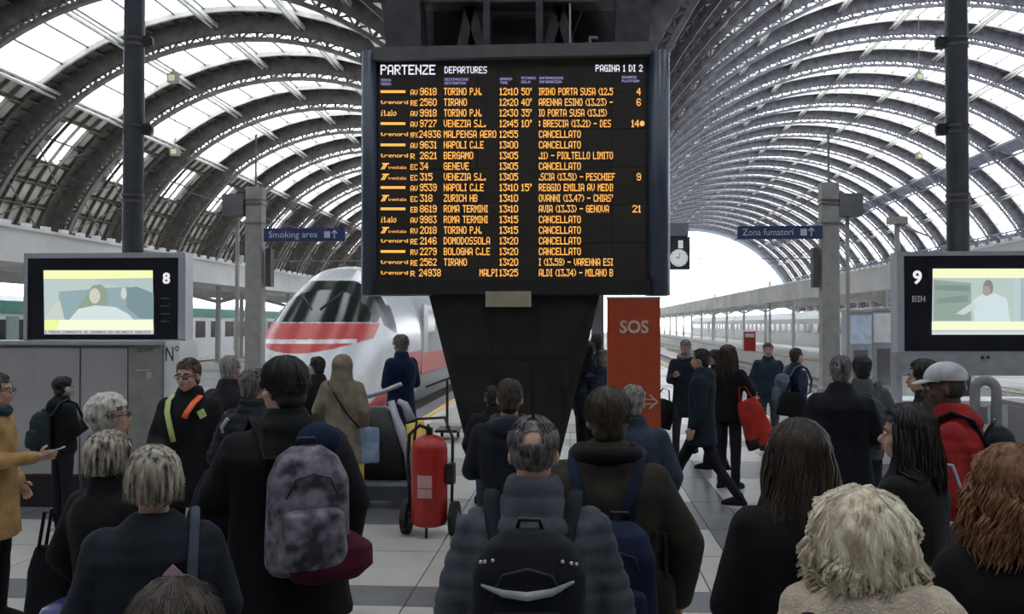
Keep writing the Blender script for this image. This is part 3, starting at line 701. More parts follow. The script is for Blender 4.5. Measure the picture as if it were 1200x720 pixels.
for i in range(NS+1):
    s = 8*(i/NS)**1.25; w_, zb, zt = lerp_prof(s)
    ring = []
    for k in range(NA):
        a = 2*pi*k/NA; ca, sa = cos(a), sin(a); pw_ = 3.2 if sa < 0 else 2.55
        cx = math.copysign(abs(ca)**(2/pw_), ca)*w_; cz = (zb+zt)/2-.25*(1 if s > 1 else s); rz = (zt-cz) if sa >= 0 else (cz-zb)
        zz = cz+math.copysign(abs(sa)**(2/pw_), sa)*rz
        if sa > 0: cx *= 1-.20*max(0, (zz-2.2)/1.9)**1.5 if s > 1.2 else 1
        ring.append(Vector((cx, s, zz)))
    grid.append(ring)
def zone(p):
    x, s, z = p; ax = abs(x)
    top = (s < 6)
    if 2.62 < z < 3.62 and s < 4.3 and ax < 1.24-.10*(z-2.62)/1.0: return 'wind'
    lo = 1.98+.26*(ax/1.3)**2
    if s < 4.3 and 1.96 < z <= 2.60 and ax < 1.28: return 'redlight' if 2.16 < z < 2.25 and ax < 1.05 else ('red' if z > 1.96+.3*(ax/1.28)**2 else 'white')
    if 3.70 < z < 3.95 and s < 5.5 and ax < .42: return 'hatch'
    if ax > 1.1 and s > 3.5 and 2.35 < z < 3.05 and s < 4.6 and z > 2.35+(4.3-s)*.25: return 'side_window'
    if ax > 1.1 and s > 1.0:
        zc = 1.15+max(0, (s-2.6))*.55 if s < 5.2 else 1.15+1.43-max(0, s-5.2)*.55
        if s > 5.6: zc = 1.5
        if s > 6 and 1.15 < z < 1.75: return 'red'
        if 1.6 < s <= 6 and .45+ (s-1.6)*.13 < z < .75+(s-1.6)*.27: return 'red'
    return 'white'
pieces = {}
for i in range(NS):
    for k in range(NA):
        q = [grid[i][k], grid[i][(k+1) % NA], grid[i+1][(k+1) % NA], grid[i+1][k]]; c = sum(q, Vector())/4
        pieces.setdefault(zone(c), []).append((i, k))
TW = mat('train_white', (.60, .62, .64), .25, noise_amt=.03); TR = mat('train_red', (.50, .035, .03), .3, noise_amt=.05); TG = mat('train_glass', (.012, .015, .014), .14, noise_amt=0, spec=.3)
names = {'white': ('nose_body', TW), 'wind': ('windscreen', TG), 'red': ('red_stripe', TR), 'redlight': ('headlight_band', mat('lamp_band', (.75, .68, .68), .2)), 'hatch': ('roof_hatch', mat('hatch_line', (.36, .38, .40), .4)), 'side_window': ('cab_side_window', TG)}
for zn, fs in pieces.items():
    m = MB(); idx = {}
    def vid(i, k):
        k %= NA
        if (i, k) not in idx: idx[(i, k)] = len(m.v); m.v.append(grid[i][k])
        return idx[(i, k)]
    for i, k in fs: m.f.append((vid(i, k), vid(i, k+1), vid(i+1, k+1), vid(i+1, k))); m.mi.append(0)
    m.build(names[zn][0], names[zn][1], tr, True)
m = MB(); m.loft([[v for v in grid[0]], [v*1 for v in grid[0]]]); m.build('coupler_cover', TW, tr)
m = MB(); m.bar((-.1, 2.35, 2.92), (-.55, 3.05, 3.3), .03); m.bar((.1, 2.35, 2.92), (.45, 3.1, 3.35), .03); m.build('wiper', BLACK, tr)
# coaches behind
m = MB(); w_, zb, zt = 1.45, .08, 4.1
for c_ in range(6):
    y0 = 8.05+c_*26 if c_ else 8.0; y1 = 8+(c_+1)*26-.6 if c_ else 33.4
    m = MB(); ring0 = [Vector((v.x, 0, v.z)) for v in grid[-1]]
    m.loft([[Vector((v.x, y0, v.z)) for v in ring0], [Vector((v.x, y1, v.z)) for v in ring0]]); m.build('coach_body', TW, tr, True)
    m = MB(); m.box((1.435, (y0+y1)/2, 1.45), (.05, y1-y0-.1, .6)); m.box((-1.435, (y0+y1)/2, 1.45), (.05, y1-y0-.1, .6)); m.build('red_band', TR, tr)
    if c_ < 3:
        for k in range(10):
            yy = y0+1.8+k*2.35
            if yy > y1-1.4: break
            m = MB(); m.box((1.40, yy, 2.72), (.10, 1.5, .78)); m.build('side_window', TG, tr)
        for yy in (y0+.3, y1-1.0):
            m = MB(); m.box((1.425, yy+.5, 2.15), (.06, .75, 2.0)); m.build('door_leaf', mat('train_door', (.40, .42, .44), .3), tr)
    m = MB(); m.box((0, y1+.3, 2.0), (2.3, .6, 3.2)); m.build('gangway', BLACK, tr)

# ------------------------------------------------------------------ regional train on the far left
TEAL = mat('teal_paint', (.12, .34, .28), .45)
t = thing('regional_train', 'white and teal regional train in the far left background', 'train', (-26.6, 37, -.6))
for c_ in range(4):
    y0 = c_*17; m = MB(); m.ovals([(0, 0, .5, 1.4, 8.4), (0, 0, 3.2, 1.4, 8.4), (0, 0, 3.75, 1.3, 8.35), (0, 0, 4.0, .9, 8.2)], 32, 10); b_ = m.build('coach', WHITE, t, False, (0, y0+8.4, 0))
    m = MB(); m.box((1.38, y0+8.4, 3.45), (.1, 16.6, .55)); m.build('teal_band', TEAL, t)
    for k in range(6):
        m = MB(); m.box((1.38, y0+1.9+k*2.6, 2.35), (.08, 1.6, 1.1)); m.build('side_window', TG, t)
    for yy in (y0+3.2, y0+13.6):
        m = MB(); m.box((1.40, yy, 1.9), (.07, .9, 2.3)); m.build('door_leaf', mat('teal_door', (.30, .42, .38), .4), t)
t = thing('white_train', 'long pale train standing beyond the right platform', 'train', (23.5, 62, -.6))
for c_ in range(5):
    m = MB(); m.ovals([(0, 0, .4, 1.4, 12.3), (0, 0, 3.2, 1.4, 12.3), (0, 0, 3.9, 1.0, 12.2)], 32, 10); m.build('coach', WHITE, t, False, (0, 12.4+c_*25, 0))
    for k in range(8): m = MB(); m.box((-1.39, 2.4+c_*25+k*2.8, 2.3), (.06, 1.7, .8)); m.build('side_window', TG, t)

# ------------------------------------------------------------------ platform canopies
CAN = mat('canopy_white', (.76, .76, .74), .6, noise_amt=.12, nscale=.4)
def canopy(x0, x1, ztop, zbot, y0, label, edge):
    t = thing('platform_canopy', label, 'canopy', ((x0+x1)/2, y0, 0)); L = 230; cx = (x0+x1)/2
    for sx in (x0, x1):
        m = MB(); m.box((sx-cx, L/2, (ztop+zbot)/2), (.12, L, ztop-zbot)); m.box((sx-cx, L/2, ztop+.03), (.3, L, .08)); m.box((sx-cx, L/2, zbot), (.25, L, .07)); m.build('fascia', CAN, t)
    m = MB(); m.box((0, L/2, ztop-.4), (x1-x0-.1, L, .1)); m.build('roof_sheet', CAN, t)
    m = MB()
    for k in range(int(L/.9)): m.box((edge-cx, k*.9+.4, ztop+.12), (.12, .32, .14))
    tag(m.build('highlight_dots', WHITE, t), kind='stuff')  # white blocks put in for the dotted highlights of the glazing gap
    for k in range(20):
        m = MB(); m.ovals([(0, 2+k*11.5, -.0, .16, .16), (0, 2+k*11.5, zbot+.3, .13, .13)], 12); m.bar((0, 2+k*11.5, zbot-.5), (-(x1-x0)*.45, 2+k*11.5, ztop-.5), .12, .2); m.bar((0, 2+k*11.5, zbot-.5), ((x1-x0)*.45, 2+k*11.5, ztop-.5), .12, .2); m.build('canopy_post', CAN, t)
canopy(-22, -14.5, 2.1+.17*14.5, 2.1+.112*14.5, 21.5, 'long white canopy over the left platforms', -14.5)
canopy(14.5, 20.5, 2.1+.187*14.5, 2.1+.114*14.5, 30, 'long white canopy over the right platforms', 14.5)

# ------------------------------------------------------------------ small things in the background
def lamp_post(px, pt, Y, lab):
    p = at(px, 380, Y); t = thing('lamp_post', lab, 'lamp post', (p.x, Y, 0 if Y < 19.4 or abs(p.x) > 13.3 else -.02)); z = at(px, pt, Y).z
    m = MB(); m.ovals([(0, 0, 0, .08, .08), (0, 0, z, .045, .045)], 10); m.build('mast', LSTEEL, t)
    m = MB(); m.box((0, 0, z+.05), (.3, .2, .12)); m.bar((0, 0, z), (.7, 0, z-.3), .03); m.build('lamp_head', LSTEEL, t)
lamp_post(1052, 262, 16.5, 'slim pale mast left of the right screen')
p = at(1020, 430, 24)
def kiosk(px0, px1, pt, Y, lab, c1, cat='kiosk'):
    a, b = at(px0, pt, Y), at(px1, pt, Y); t = thing('platform_kiosk', lab, cat, ((a.x+b.x)/2, Y, 0)); w_ = b.x-a.x
    m = MB(); m.box((0, 0, a.z/2), (w_, .8, a.z)); m.build('body', mat('kiosk_grey', (.34, .36, .40), .6), t)
    m = MB(); m.box((0, -.42, a.z*.78), (w_*.94, .04, a.z*.36)); m.build('poster_panel', c1, t)
    m = MB(); m.box((0, 0, a.z+.04), (w_*1.06, .9, .08)); m.build('roof_plate', LSTEEL, t)
    m = MB(); m.box((0, -.42, a.z*.3), (w_*.6, .03, a.z*.45)); m.build('door_leaf', MSTEEL, t)
kiosk(990, 1017, 366, 30, 'platform kiosk with a pale blue poster, right of the pillar', mat('poster_blue', (.50, .60, .72), .5))
kiosk(1018, 1043, 364, 30.6, 'white fronted platform kiosk beside the slim mast', WHITE)
p = at(878, 418, 34); t = thing('red_box', 'small red box on the far right platform edge', 'box', (13.9, 75, 0))
p = at(878, 395, 75); t.location.x = p.x; m = MB(); m.box((0, 0, .75), (.9, .5, 1.5)); m.build('body', TR, t); m = MB(); m.box((0, -.26, 1.2), (.7, .03, .3)); m.build('lid', WHITE, t)
# white slatted barrier at the head of the left tracks
a, b = at(222, 418, 21.5), at(322, 420, 21.5)
t = thing('white_barrier', 'low white slatted barrier between the cabinet and the train', 'barrier', ((a.x+b.x)/2, 21.2, 0)); 
for k in range(7): m = MB(); m.box((0, .02*k, .25+k*.17), (4.6, .05, .12)); m.build('slat', WHITE, t)
for sx in (-2.2, 0, 2.2): m = MB(); m.box((sx, .12, .68), (.12, .12, 1.36)); m.build('post', LSTEEL, t)
t.location.y = 17.8
# floodlights hung on the arches
def flood(px, py, Y, lab, vcz, vcx, Rr):
    p = at(px, py, Y); zt = vcz+sqrt(max(0, Rr**2-(p.x-vcx)**2)); t = thing('floodlight', lab, 'floodlight', (p.x, Y, p.z))
    m = MB(); m.box((0, 0, 0), (.75, .6, .7)); m.ovals([(0, 0, .35, .3, .3), (0, 0, .55, .15, .15)], 12); m.build('housing', mat('lamp_housing', (.16, .16, .11), .6), t)
    m = MB(); m.box((0, -.31, -.02), (.5, .03, .45)); m.build('lens', mat('lens_yellow', (.50, .50, .34), .4), t)
    m = MB(); m.bar((0, 0, .5), (0, 0, max(.8, zt-p.z)), .06); m.build('hanger', DSTEEL, t)
flood(203, 92, 70.5, 'square floodlight hanging on the left arches near the dark pole', 1.45, -25.6, 22.7)
flood(205, 178, 82.2, 'small floodlight low on the left arches', 1.45, -25.6, 22.7)
flood(1077, 90, 103, 'yellowish floodlight hanging left of the right dark pole', -3.3, 39.3, 39.7)
flood(1077, 183, 126, 'lower floodlight hanging left of the right dark pole', -3.3, 39.3, 39.7)
# overhead line
t = thing('overhead_wires', 'thin overhead wires crossing above the tracks', 'wires', (0, 60, 0))
for y, x0, x1, z0, z1 in ((60, -22, 20, 6.2, 6.2), (100, -22, 20, 6.3, 6.3), (140, -22, 20, 6.4, 6.4)):
    m = MB(); m.tube([(x0+(x1-x0)*k/12, y-60, z0) for k in range(13)], .03, 5); m.build('cross_span', DSTEEL, t)
for x in (-5.65, -10.6, 6.7, 11.3): m = MB(); m.tube([(x, -35, 5.7), (x, 80, 5.7)], .02, 5); m.build('contact_wire', DSTEEL, t)
for sx in (-22, 20):
    for y in (60, 100, 140): m = MB(); m.bar((sx, y-60, 0), (sx, y-60, 6.6), .2); m.build('mast', LSTEEL, t)

# ------------------------------------------------------------------ wheeled fire extinguisher
RED = mat('extinguisher_red', (.36, .014, .012), .35, noise_amt=.1); 
p = floor_at(503, 628)
t = thing('wheeled_extinguisher', 'big red wheeled fire extinguisher standing alone on the pale floor', 'fire extinguisher', (p.x, p.y, 0)); t.rotation_euler = (0, 0, radians(-6))
m = MB(); m.ovals([(0, 0, .10, .12, .12), (0, 0, .12, .165, .165), (0, 0, .16, .18, .18), (0, 0, .86, .18, .18), (0, 0, .92, .165, .165), (0, 0, .97, .12, .12), (0, 0, 1.0, .06, .06)], 28); m.build('cylinder', RED, t, True)
m = MB(); m.ovals([(0, 0, .99, .035, .035), (0, 0, 1.07, .035, .035)], 12); m.tube([(0, 0, 1.05), (0, -.05, 1.10), (0, -.1, 1.08)], .015); m.build('valve', BLACK, t)
m = MB(); m.tube([(0, .02, 1.05), (-.10, .0, 1.09), (-.20, -.02, 1.0), (-.22, 0, .8), (-.21, 0, .5), (-.2, 0, .3)], .018, 8); m.build('hose', RUBBER, t, True)
m = MB(); m.tube([(-.20, .12, .18), (-.21, .2, .95), (-.19, .22, 1.13), (.10, .22, 1.15), (.19, .2, .95), (.20, .12, .18)], .016, 8); m.build('push_frame', BLACK, t, True)
for sx in (-1, 1):
    m = MB(); m.tube([(sx*.215, .05, .17), (sx*.275, .05, .17)], .17, 24); w2 = m.build('wheel', RUBBER, t, False); m = MB(); m.tube([(sx*.21, .05, .17), (sx*.285, .05, .17)], .07, 16); m.build('hub', MSTEEL, w2)
m = MB(); m.tube([(-.25, .05, .17), (.25, .05, .17)], .018); m.build('axle', BLACK, t)
m = MB(); m.tube([(0, -.1, .12), (0, -.12, .0)], .015); m.build('stand', BLACK, t)
m = MB()
LBL = mat('extinguisher_label', (.50, .30, .30), .6)
for k, (za, zb) in enumerate(((.50, .62), (.40, .49))):
    pts = []
    for j in range(9):
        a = radians(-115+j*6); pts.append((.1815*cos(a), .1815*sin(a)))
    for j in range(8): m.add([(pts[j][0], pts[j][1], za), (pts[j+1][0], pts[j+1][1], za), (pts[j+1][0], pts[j+1][1], zb), (pts[j][0], pts[j][1], zb)], [(0, 1, 2, 3)])
m.build('label', LBL, t)
m = MB(); m.box((.22, .0, .62), (.07, .12, .2)); m.build('powder_box', BLACK, t)

# ------------------------------------------------------------------ platform cleaning tug with yellow cover
p = floor_at(452, 595); Yt = p.y
t = thing('electric_tug', 'black electric tug with a yellow cover behind the red extinguisher', 'tug', (p.x, p.y+.3, 0)); o0 = Vector((p.x, p.y+.3, 0))
P = lambda x, y: at(x, y, o0.y)-o0
TUGB = mat('tug_blue_grey', (.055, .07, .085), .5)
m = MB(); m.ovals([(0, 0, .10, .52, .42), (0, 0, .26, .52, .42), (0, 0, .30, .47, .38)], 24, 6); m.build('chassis', TUGB, t)
m = MB(); m.ovals([(-.02, .05, .28, .30, .30), (-.06, .05, .7, .27, .26), (-.12, .05, 1.05, .17, .2), (-.14, .05, 1.12, .1, .12)], 24, 4); m.build('motor_cover', BLACK, t, True)
a, b, c = P(507, 540), P(487, 492), P(478, 476)
m = MB(); m.tube([(.42, -.1, .35), (.30, -.1, .95)], [.14, .11], 16, .7); m.build('yellow_cover', YEL, t, True)
m = MB(); m.tube([(.26, -.12, .98), (.18, -.1, 1.16), (.10, -.08, 1.2)], [.06, .045, .03], 10); m.build('tiller_neck', SILVER, t, True)
m = MB(); m.tube([(-.36, -.1, 1.22), (-.1, -.1, 1.30), (.14, -.1, 1.40)], .028, 10); m.build('handlebar', SILVER, t, True)
m = MB(); m.tube([(.02, -.1, 1.2), (.12, -.16, .9), (.24, -.2, .6), (.26, -.2, .35)], [.04, .05, .05, .04], 10); m.build('steering_column', SILVER, t, True)
m = MB(); m.box((-.30, -.2, .62), (.05, .05, .62)); m.build('yellow_post', YEL, t)
for sx in (-.36, .36):
    for sy in (-.36, .36): m = MB(); m.tube([(sx-.04, sy*.9, .1), (sx+.04, sy*.9, .1)], .1, 16); m.build('wheel', RUBBER, t)
# low trolley bar by the train
p = at(505, 452, 17); t = thing('luggage_trolley', 'small luggage trolley with a long black handle near the train', 'trolley', (p.x, 17, 0))
m = MB(); m.tube([(-.1, 0, .95), (.35, .0, 1.12)], .02); m.tube([(.3, 0, 1.1), (.3, 0, .15)], .025); m.build('handle', BLACK, t); m = MB(); m.box((.3, .2, .16), (.4, .7, .05)); m.build('deck', BLACK, t)
for sx in (.15, .45): m = MB(); m.tube([(sx-.02, .4, .07), (sx+.02, .4, .07)], .07, 12); m.build('wheel', RUBBER, t)
# bollard shape standing in for a pale trouser leg on the platform
p = floor_at(903, 524); t = thing('leg_stand_in', 'pale grey leaning bollard shape standing in for a trouser leg between the two men on the right platform', 'bollard', (p.x, p.y, 0))
m = MB(); m.ovals([(0, 0, 0, .17, .17), (0, 0, .05, .16, .16), (.02, 0, .1, .1, .1), (.1, 0, .68, .085, .085), (.105, 0, .72, .05, .05)], 20); m.build('body', mat('leg_stand_in_grey', (.34, .34, .36), .5), t, True)
m = MB(); m.ovals([(.085, 0, .55, .092, .092), (.09, 0, .60, .092, .092)], 20); m.build('band', WHITE, t)
# ------------------------------------------------------------------ people
def skin_mat(tone=0):
    c = [(.50, .30, .22), (.42, .25, .18), (.10, .055, .035)][tone]
    return mat('skin_%d' % tone, c, .5, noise_amt=.10, nscale=14, bump=.08, bscale=200)
def hair_mat(name, c1, c2, st=(30, 30, 4)): return mat('hair_'+name, c1, .5, noise_amt=.3, nscale=2.0, col2=c2, stretch=st, bump=.5, bscale=6, spec=.4)
HAIR = {'black': hair_mat('black', (.008, .007, .007), (.03, .026, .024)), 'dark': hair_mat('dark', (.02, .014, .011), (.07, .05, .035)), 'brown': hair_mat('brown', (.035, .022, .015), (.14, .085, .05)),
 'auburn': hair_mat('auburn', (.10, .04, .018), (.34, .16, .075)), 'grey': hair_mat('grey', (.10, .095, .09), (.34, .32, .30)), 'white': hair_mat('white', (.36, .34, .31), (.66, .62, .56)),
 'ash': hair_mat('ash', (.03, .024, .018), (.60, .54, .43)), 'blonde': hair_mat('blonde', (.42, .34, .22), (.92, .83, .66)), 'salt': hair_mat('salt', (.035, .033, .033), (.20, .19, .19))}
EYEW = mat('eye_white', (.6, .58, .55), .3, noise_amt=0); PUP = mat('pupil', (.02, .015, .01), .2, noise_amt=0); LIP = mat('lips', (.38, .14, .12), .5)
BLKPL = mat('black_plastic', (.01, .01, .01), .3, noise_amt=0)
SHOE = cloth((.012, .012, .014)); SHOEW = cloth((.5, .5, .5)); METAL = mat('buckle_metal', (.6, .58, .55), .25, .9, noise_amt=0)

def fold(amp, seed, puff=0, pz=.062):
    off = Vector((seed*7.3, seed*3.1, seed*1.7))
    def f(co):
        n = noise.noise(Vector((co.x*5, co.y*5, co.z*3.2))+off)*amp+noise.noise(Vector((co.x*14, co.y*14, co.z*9))+off)*amp*.45
        if puff:
            t = abs(sin(pi*(co.z+.014*noise.noise(co*6+off))/pz)); n += puff*(t**.4-.8)
        return n
    return f

def hand(m, wrist, d, palm_n, s, curl=.5, side=1):
    """d: hand direction, palm_n: where the palm looks, side: +1 thumb along d x palm_n"""
    d = Vector(d).normalized(); n = Vector(palm_n); n = (n-d*n.dot(d)).normalized(); u = d.cross(n)*side
    w = Vector(wrist); R = Matrix((u, d, n)).transposed()
    m.ell(w+d*.045*s, (.038*s, .052*s, .016*s), R, 12, 7)
    for i, (ox, L) in enumerate(((.027, .068), (.009, .078), (-.009, .072), (-.026, .056))):
        p0 = w+d*.082*s+u*ox*s; pts = [p0-d*.02*s]; q = p0; L1 = L*s
        for k, f in enumerate((.42, .32, .26)):
            a = curl*(k+.6)*(.75+.08*i); q = q+(d*cos(a)+n*sin(a))*L1*f; pts.append(q)
        m.tube(pts, [.0092*s, .0088*s, .0078*s, .0062*s], 8)
        m.ell(pts[-1], (.0062*s,)*3, None, 8, 5)
    p0 = w+d*.025*s+u*.026*s; p1 = p0+(d*.6+u*.8+n*.2).normalized()*.036*s; p2 = p1+(d*.85+u*.35+n*.45).normalized()*.03*s
    m.tube([p0, p1, p2], [.012*s, .0105*s, .008*s], 8); m.ell(p2, (.008*s,)*3, None, 8, 5)

ARMS = {'down': ((.25, -.02, 1.15), (.275, .06, .90)), 'pocket': ((.27, -.06, 1.16), (.215, .09, .96)), 'front': ((.25, .0, 1.14), (.08, .22, 1.10)),
        'phone': ((.23, .03, 1.15), (.10, .26, 1.22)), 'cross': ((.25, .06, 1.17), (.02, .20, 1.17)), 'back': ((.25, -.10, 1.17), (.20, .0, .95)), 'strap': ((.24, -.02, 1.16), (.11, .15, 1.32))}
NP = [0]
def person(label, px, ytop, Y, face=0, head=(0, 0), bulk=1.0, jacket=(.02, .02, .025), hem=.82, puff=0, trousers=(.015, .017, .025), shoes=None, hair=('short', 'dark'), skin=0,
           arms=('pocket', 'pocket'), walk=0, jm=None, collar=.085, hood=None, scarf=None, dx=0, gone_back=0, lean=0, hat=None, glasses=False, vox=None, group=None, shoulder=1.0, hands=True):
    """face: heading in degrees, 0 looks away from the photographer, 90 looks left"""
    NP[0] += 1; sd = NP[0]*1.37
    p = at(px, ytop, Y); hh = p.z-{'bob': .028, 'long': .026, 'curly': .045, 'afro': .042, 'tousled': .034, 'full': .024, 'none': .05}.get(hair[0], .014); s = hh/1.75
    T = thing('person', label, 'person', (p.x, Y, 0), radians(face)); T['label'] = label
    near = Y < 6; vx = vox or (.0112 if Y < 4.5 else .012 if Y < 9 else .018); vx2 = .015 if near else .018 if Y < 9 else .024
    V = lambda x, y, z: Vector((x*s, y*s, z*s))
    SK = skin_mat(skin); J = jm or cloth(jacket); TRm = cloth(trousers)
    # joints
    A = []
    for sx, a in ((-1, arms[0]), (1, arms[1])):
        e, wv = ARMS[a] if isinstance(a, str) else a
        A.append((V(sx*.185*shoulder, -.01, 1.425-.09*(bulk-1)), V(sx*e[0]*shoulder, e[1], e[2]), V(sx*wv[0], wv[1], wv[2]), a, sx))
    legs = []
    for sx in (-1, 1):
        st = walk*sx; hip = V(sx*.09, 0, .92); ank = V(sx*.10, st*.36, .085+(.05 if st < 0 else 0)); kn = V(sx*.10, st*.17+(.04 if walk else .01), .50); legs.append((hip, kn, ank))
    HC = V(0, .015, 1.632); pit = radians(head[1]); yw = radians(head[0])
    HR = Matrix.Rotation(yw, 3, 'Z') @ Matrix.Rotation(pit, 3, 'X')
    neck = V(0, -.005, 1.50)
    H = lambda x, y, z: neck+HR @ (HC-neck+Vector((x, y, z))*s)
    HRr = HR
    # body: one continuous surface
    m = MB()
    m.ell(H(0, -.014, .030), (.074*s, .094*s, .086*s), HRr, 20, 14); m.ell(H(0, .018, -.045), (.058*s, .070*s, .066*s), HRr, 18, 12); m.ell(H(0, .045, -.082), (.030*s, .030*s, .024*s), HRr)
    m.cap(V(0, -.02, 1.43), H(0, -.02, -.05), .062*s, .054*s)
    m.cap(H(0, .080, .012), H(0, .104, -.026), .009*s, .0135*s, 8); m.ell(H(0, .088, -.032), (.017*s, .012*s, .009*s), HRr, 8, 6)
    for sx in (-1, 1): m.ell(H(sx*.077, -.005, -.008), (.010*s, .019*s, .030*s), HRr @ Matrix.Rotation(radians(-sx*18), 3, 'Z'), 10, 8); m.ell(H(sx*.03, .075, .028), (.024*s, .012*s, .008*s), HRr, 8, 6); m.ell(H(sx*.036, .058, -.026), (.024*s, .022*s, .022*s), HRr, 8, 6)
    m.ell(H(0, .083, -.058), (.022*s, .012*s, .009*s), HRr, 8, 6)
    m.ovals([(0, 0, .86*s, .13*s, .09*s), (0, 0, .95*s, .15*s, .10*s), (0, 0, 1.08*s, .13*s, .09*s), (0, 0, 1.28*s, .155*s, .10*s), (0, -.01*s, 1.40*s, .15*s, .08*s), (0, -.01*s, 1.46*s, .08*s, .06*s)], 20)
    for sh, el, wr, a, sx in A:
        m.cap(sh, el, .05*s, .038*s); m.cap(el, wr, .038*s, .026*s)
    for hip, kn, ank in legs: m.cap(hip, kn, .07*s, .05*s); m.cap(kn, ank, .048*s, .036*s); m.cap(ank, ank+V(0, .11, -.045), .034*s, .026*s)
    me = fuse(m, vx, 2, .4, 'body', SK)
    if hands and Y < 18:
        hm = MB()
        for sh, el, wr, a, sx in A:
            d = (wr-el).normalized()
            up = Vector((0, 0, 1)) if a in ('phone', 'front') else Vector((-sx, 0, 0))
            if abs(d.dot(up)) > .9: up = Vector((0, 1, 0))
            side = 1 if (d.cross(up)).dot(Vector((0, 1, .3)) if a not in ('phone', 'front') else Vector((-sx, 0, 0))) > 0 else -1
            hm.cap(wr-d*.03*s, wr+d*.02*s, .027*s, .024*s, 10); hand(hm, wr, d, up, s, .75 if a in ('phone', 'front', 'strap') else .45, side)
        o = len(me.vertices)
        mm = hm.mesh('h', SK, True); import bmesh
        b = bmesh.new(); b.from_mesh(me); b.from_mesh(mm); b.to_mesh(me); b.free(); bpy.data.meshes.remove(mm)
    body = link('body', me, T)
    # face details
    if Y < 20:
        for sx in (-1, 1):
            m = MB(); m.ell(H(sx*.031, .078, .006), (.0125*s, .010*s, .009*s), HRr, 10, 8); m.cur = 1; m.ell(H(sx*.031, .0865, .006), (.0058*s, .003*s, .0062*s), HRr, 8, 6); m.build('eye', [EYEW, PUP], T, True)
            m = MB(); m.tube([H(sx*.016, .088, .026), H(sx*.032, .086, .032), H(sx*.048, .074, .026)], [.003*s, .005*s, .003*s], 6); m.build('eyebrow', HAIR['dark' if hair[1] in ('blonde',) else hair[1]], T)
        m = MB(); m.ell(H(0, .0925, -.053), (.021*s, .006*s, .0042*s), HRr, 10, 6); m.ell(H(0, .091, -.062), (.018*s, .006*s, .005*s), HRr, 10, 6); m.build('mouth', LIP, T, True)
    if glasses:
        m = MB()
        for sx in (-1, 1):
            m.tube([H(sx*.032+.022*cos(t_), .100, .006+.016*sin(t_)) for t_ in [2*pi*k/14 for k in range(15)]], .0028*s, 6); m.tube([H(sx*.054, .098, .01), H(sx*.074, .06, .01), H(sx*.079, -.01, .006)], .003*s, 6)
        m.tube([H(-.011, .103, .008), H(.011, .103, .008)], .003*s, 6); m.build('glasses', BLKPL, T)
    # trousers
    m = MB(); m.ovals([(0, 0, .83*s, .12*s, .10*s), (0, 0, .90*s, .165*s, .12*s), (0, 0, 1.0*s, .16*s, .12*s), (0, 0, 1.06*s, .15*s, .11*s)], 20)
    for hip, kn, ank in legs: m.cap(hip, kn, .088*s, .068*s, 14); m.cap(kn, ank+V(0, 0, .01), .066*s, .056*s, 14)
    link('trousers', fuse(m, vx2, 3, .5, 'trousers', TRm, fold(.008, sd)), T)
    for i, (hip, kn, ank) in enumerate(legs):
        m = MB(); z0 = ank.z-.085*s
        m.ovals([(ank.x, ank.y+.05*s, z0+.002, .046*s, .14*s), (ank.x, ank.y+.05*s, z0+.03*s, .048*s, .142*s), (ank.x, ank.y+.04*s, z0+.06*s, .042*s, .115*s), (ank.x, ank.y+.0*s, z0+.095*s, .036*s, .055*s), (ank.x, ank.y, z0+.13*s, .04*s, .045*s)], 16, 2.3)
        sh_ = m.build('shoe', shoes or SHOE, T, True)
        if near or shoes: m = MB(); m.ovals([(ank.x, ank.y+.05*s, z0, .049*s, .145*s), (ank.x, ank.y+.05*s, z0+.018*s, .05*s, .147*s)], 16, 2.3); m.build('sole', SHOEW if shoes else RUBBER, sh_)
    # jacket
    m = MB(); b = bulk; k_ = shoulder
    L = []
    if hem < .8: L += [(0, 0, hem*s, .225*s*b, .165*s*b), (0, 0, (hem+.02)*s, .225*s*b, .165*s*b)]
    else: L += [(0, 0, hem*s, .185*s*b, .135*s*b)]
    L += [(0, 0, .95*s, .190*s*b, .140*s*b), (0, 0, 1.10*s, .178*s*b, .132*s*b), (0, -.005*s, 1.26*s, .198*s*b, .142*s*b), (0, -.012*s, 1.36*s, .205*s*b*k_, .138*s*b), (0, -.015*s, 1.43*s, .175*s*b*k_, .112*s*b), (0, -.015*s, 1.475*s, .105*s*b, .088*s*b), (0, -.012*s, (1.475+collar)*s, .080*s, .078*s)]
    m.ovals(L, 24, 2.2)
    for sh, el, wr, a, sx in A:
        m.cap(sh+V(-sx*.015, 0, -.015), el, .074*s*(b+1)/2, .064*s*b, 14); m.cap(el, el.lerp(wr, .93), .063*s*b, .047*s*b, 14)
    if hood == 'down':
        m.ell(V(0, -.085, 1.46), (.13*s, .075*s, .075*s), Matrix.Rotation(radians(-20), 3, 'X'), 16, 10); m.cap(V(-.07, .03, 1.47), V(-.11, -.06, 1.47), .035*s, .04*s); m.cap(V(.07, .03, 1.47), V(.11, -.06, 1.47), .035*s, .04*s)
    if hood == 'up':
        m.ell(H(0, -.03, .01), (.118*s, .13*s, .135*s), HRr, 18, 12); m.cap(V(0, -.03, 1.43), H(0, -.04, -.04), .135*s, .112*s)
    jk = link('jacket' if hem > .7 else 'coat', fuse(m, vx2 if not puff else min(vx2, .012), 2, .5, 'jacket', J, fold(.011, sd+2, puff*s)), T)
    if scarf:
        m = MB(); pts = [V(.105*cos(t_)*.9, -.01+.10*sin(t_)*.9, 1.50+.012*sin(3*t_)) for t_ in [2*pi*k/16 for k in range(17)]]; m.tube(pts, .034*s, 10); link('scarf', fuse(m, .01, 1, .5, 'scarf', cloth(scarf), fold(.012, sd)), T)
    # hair
    style, hc = hair; HM = HAIR[hc]
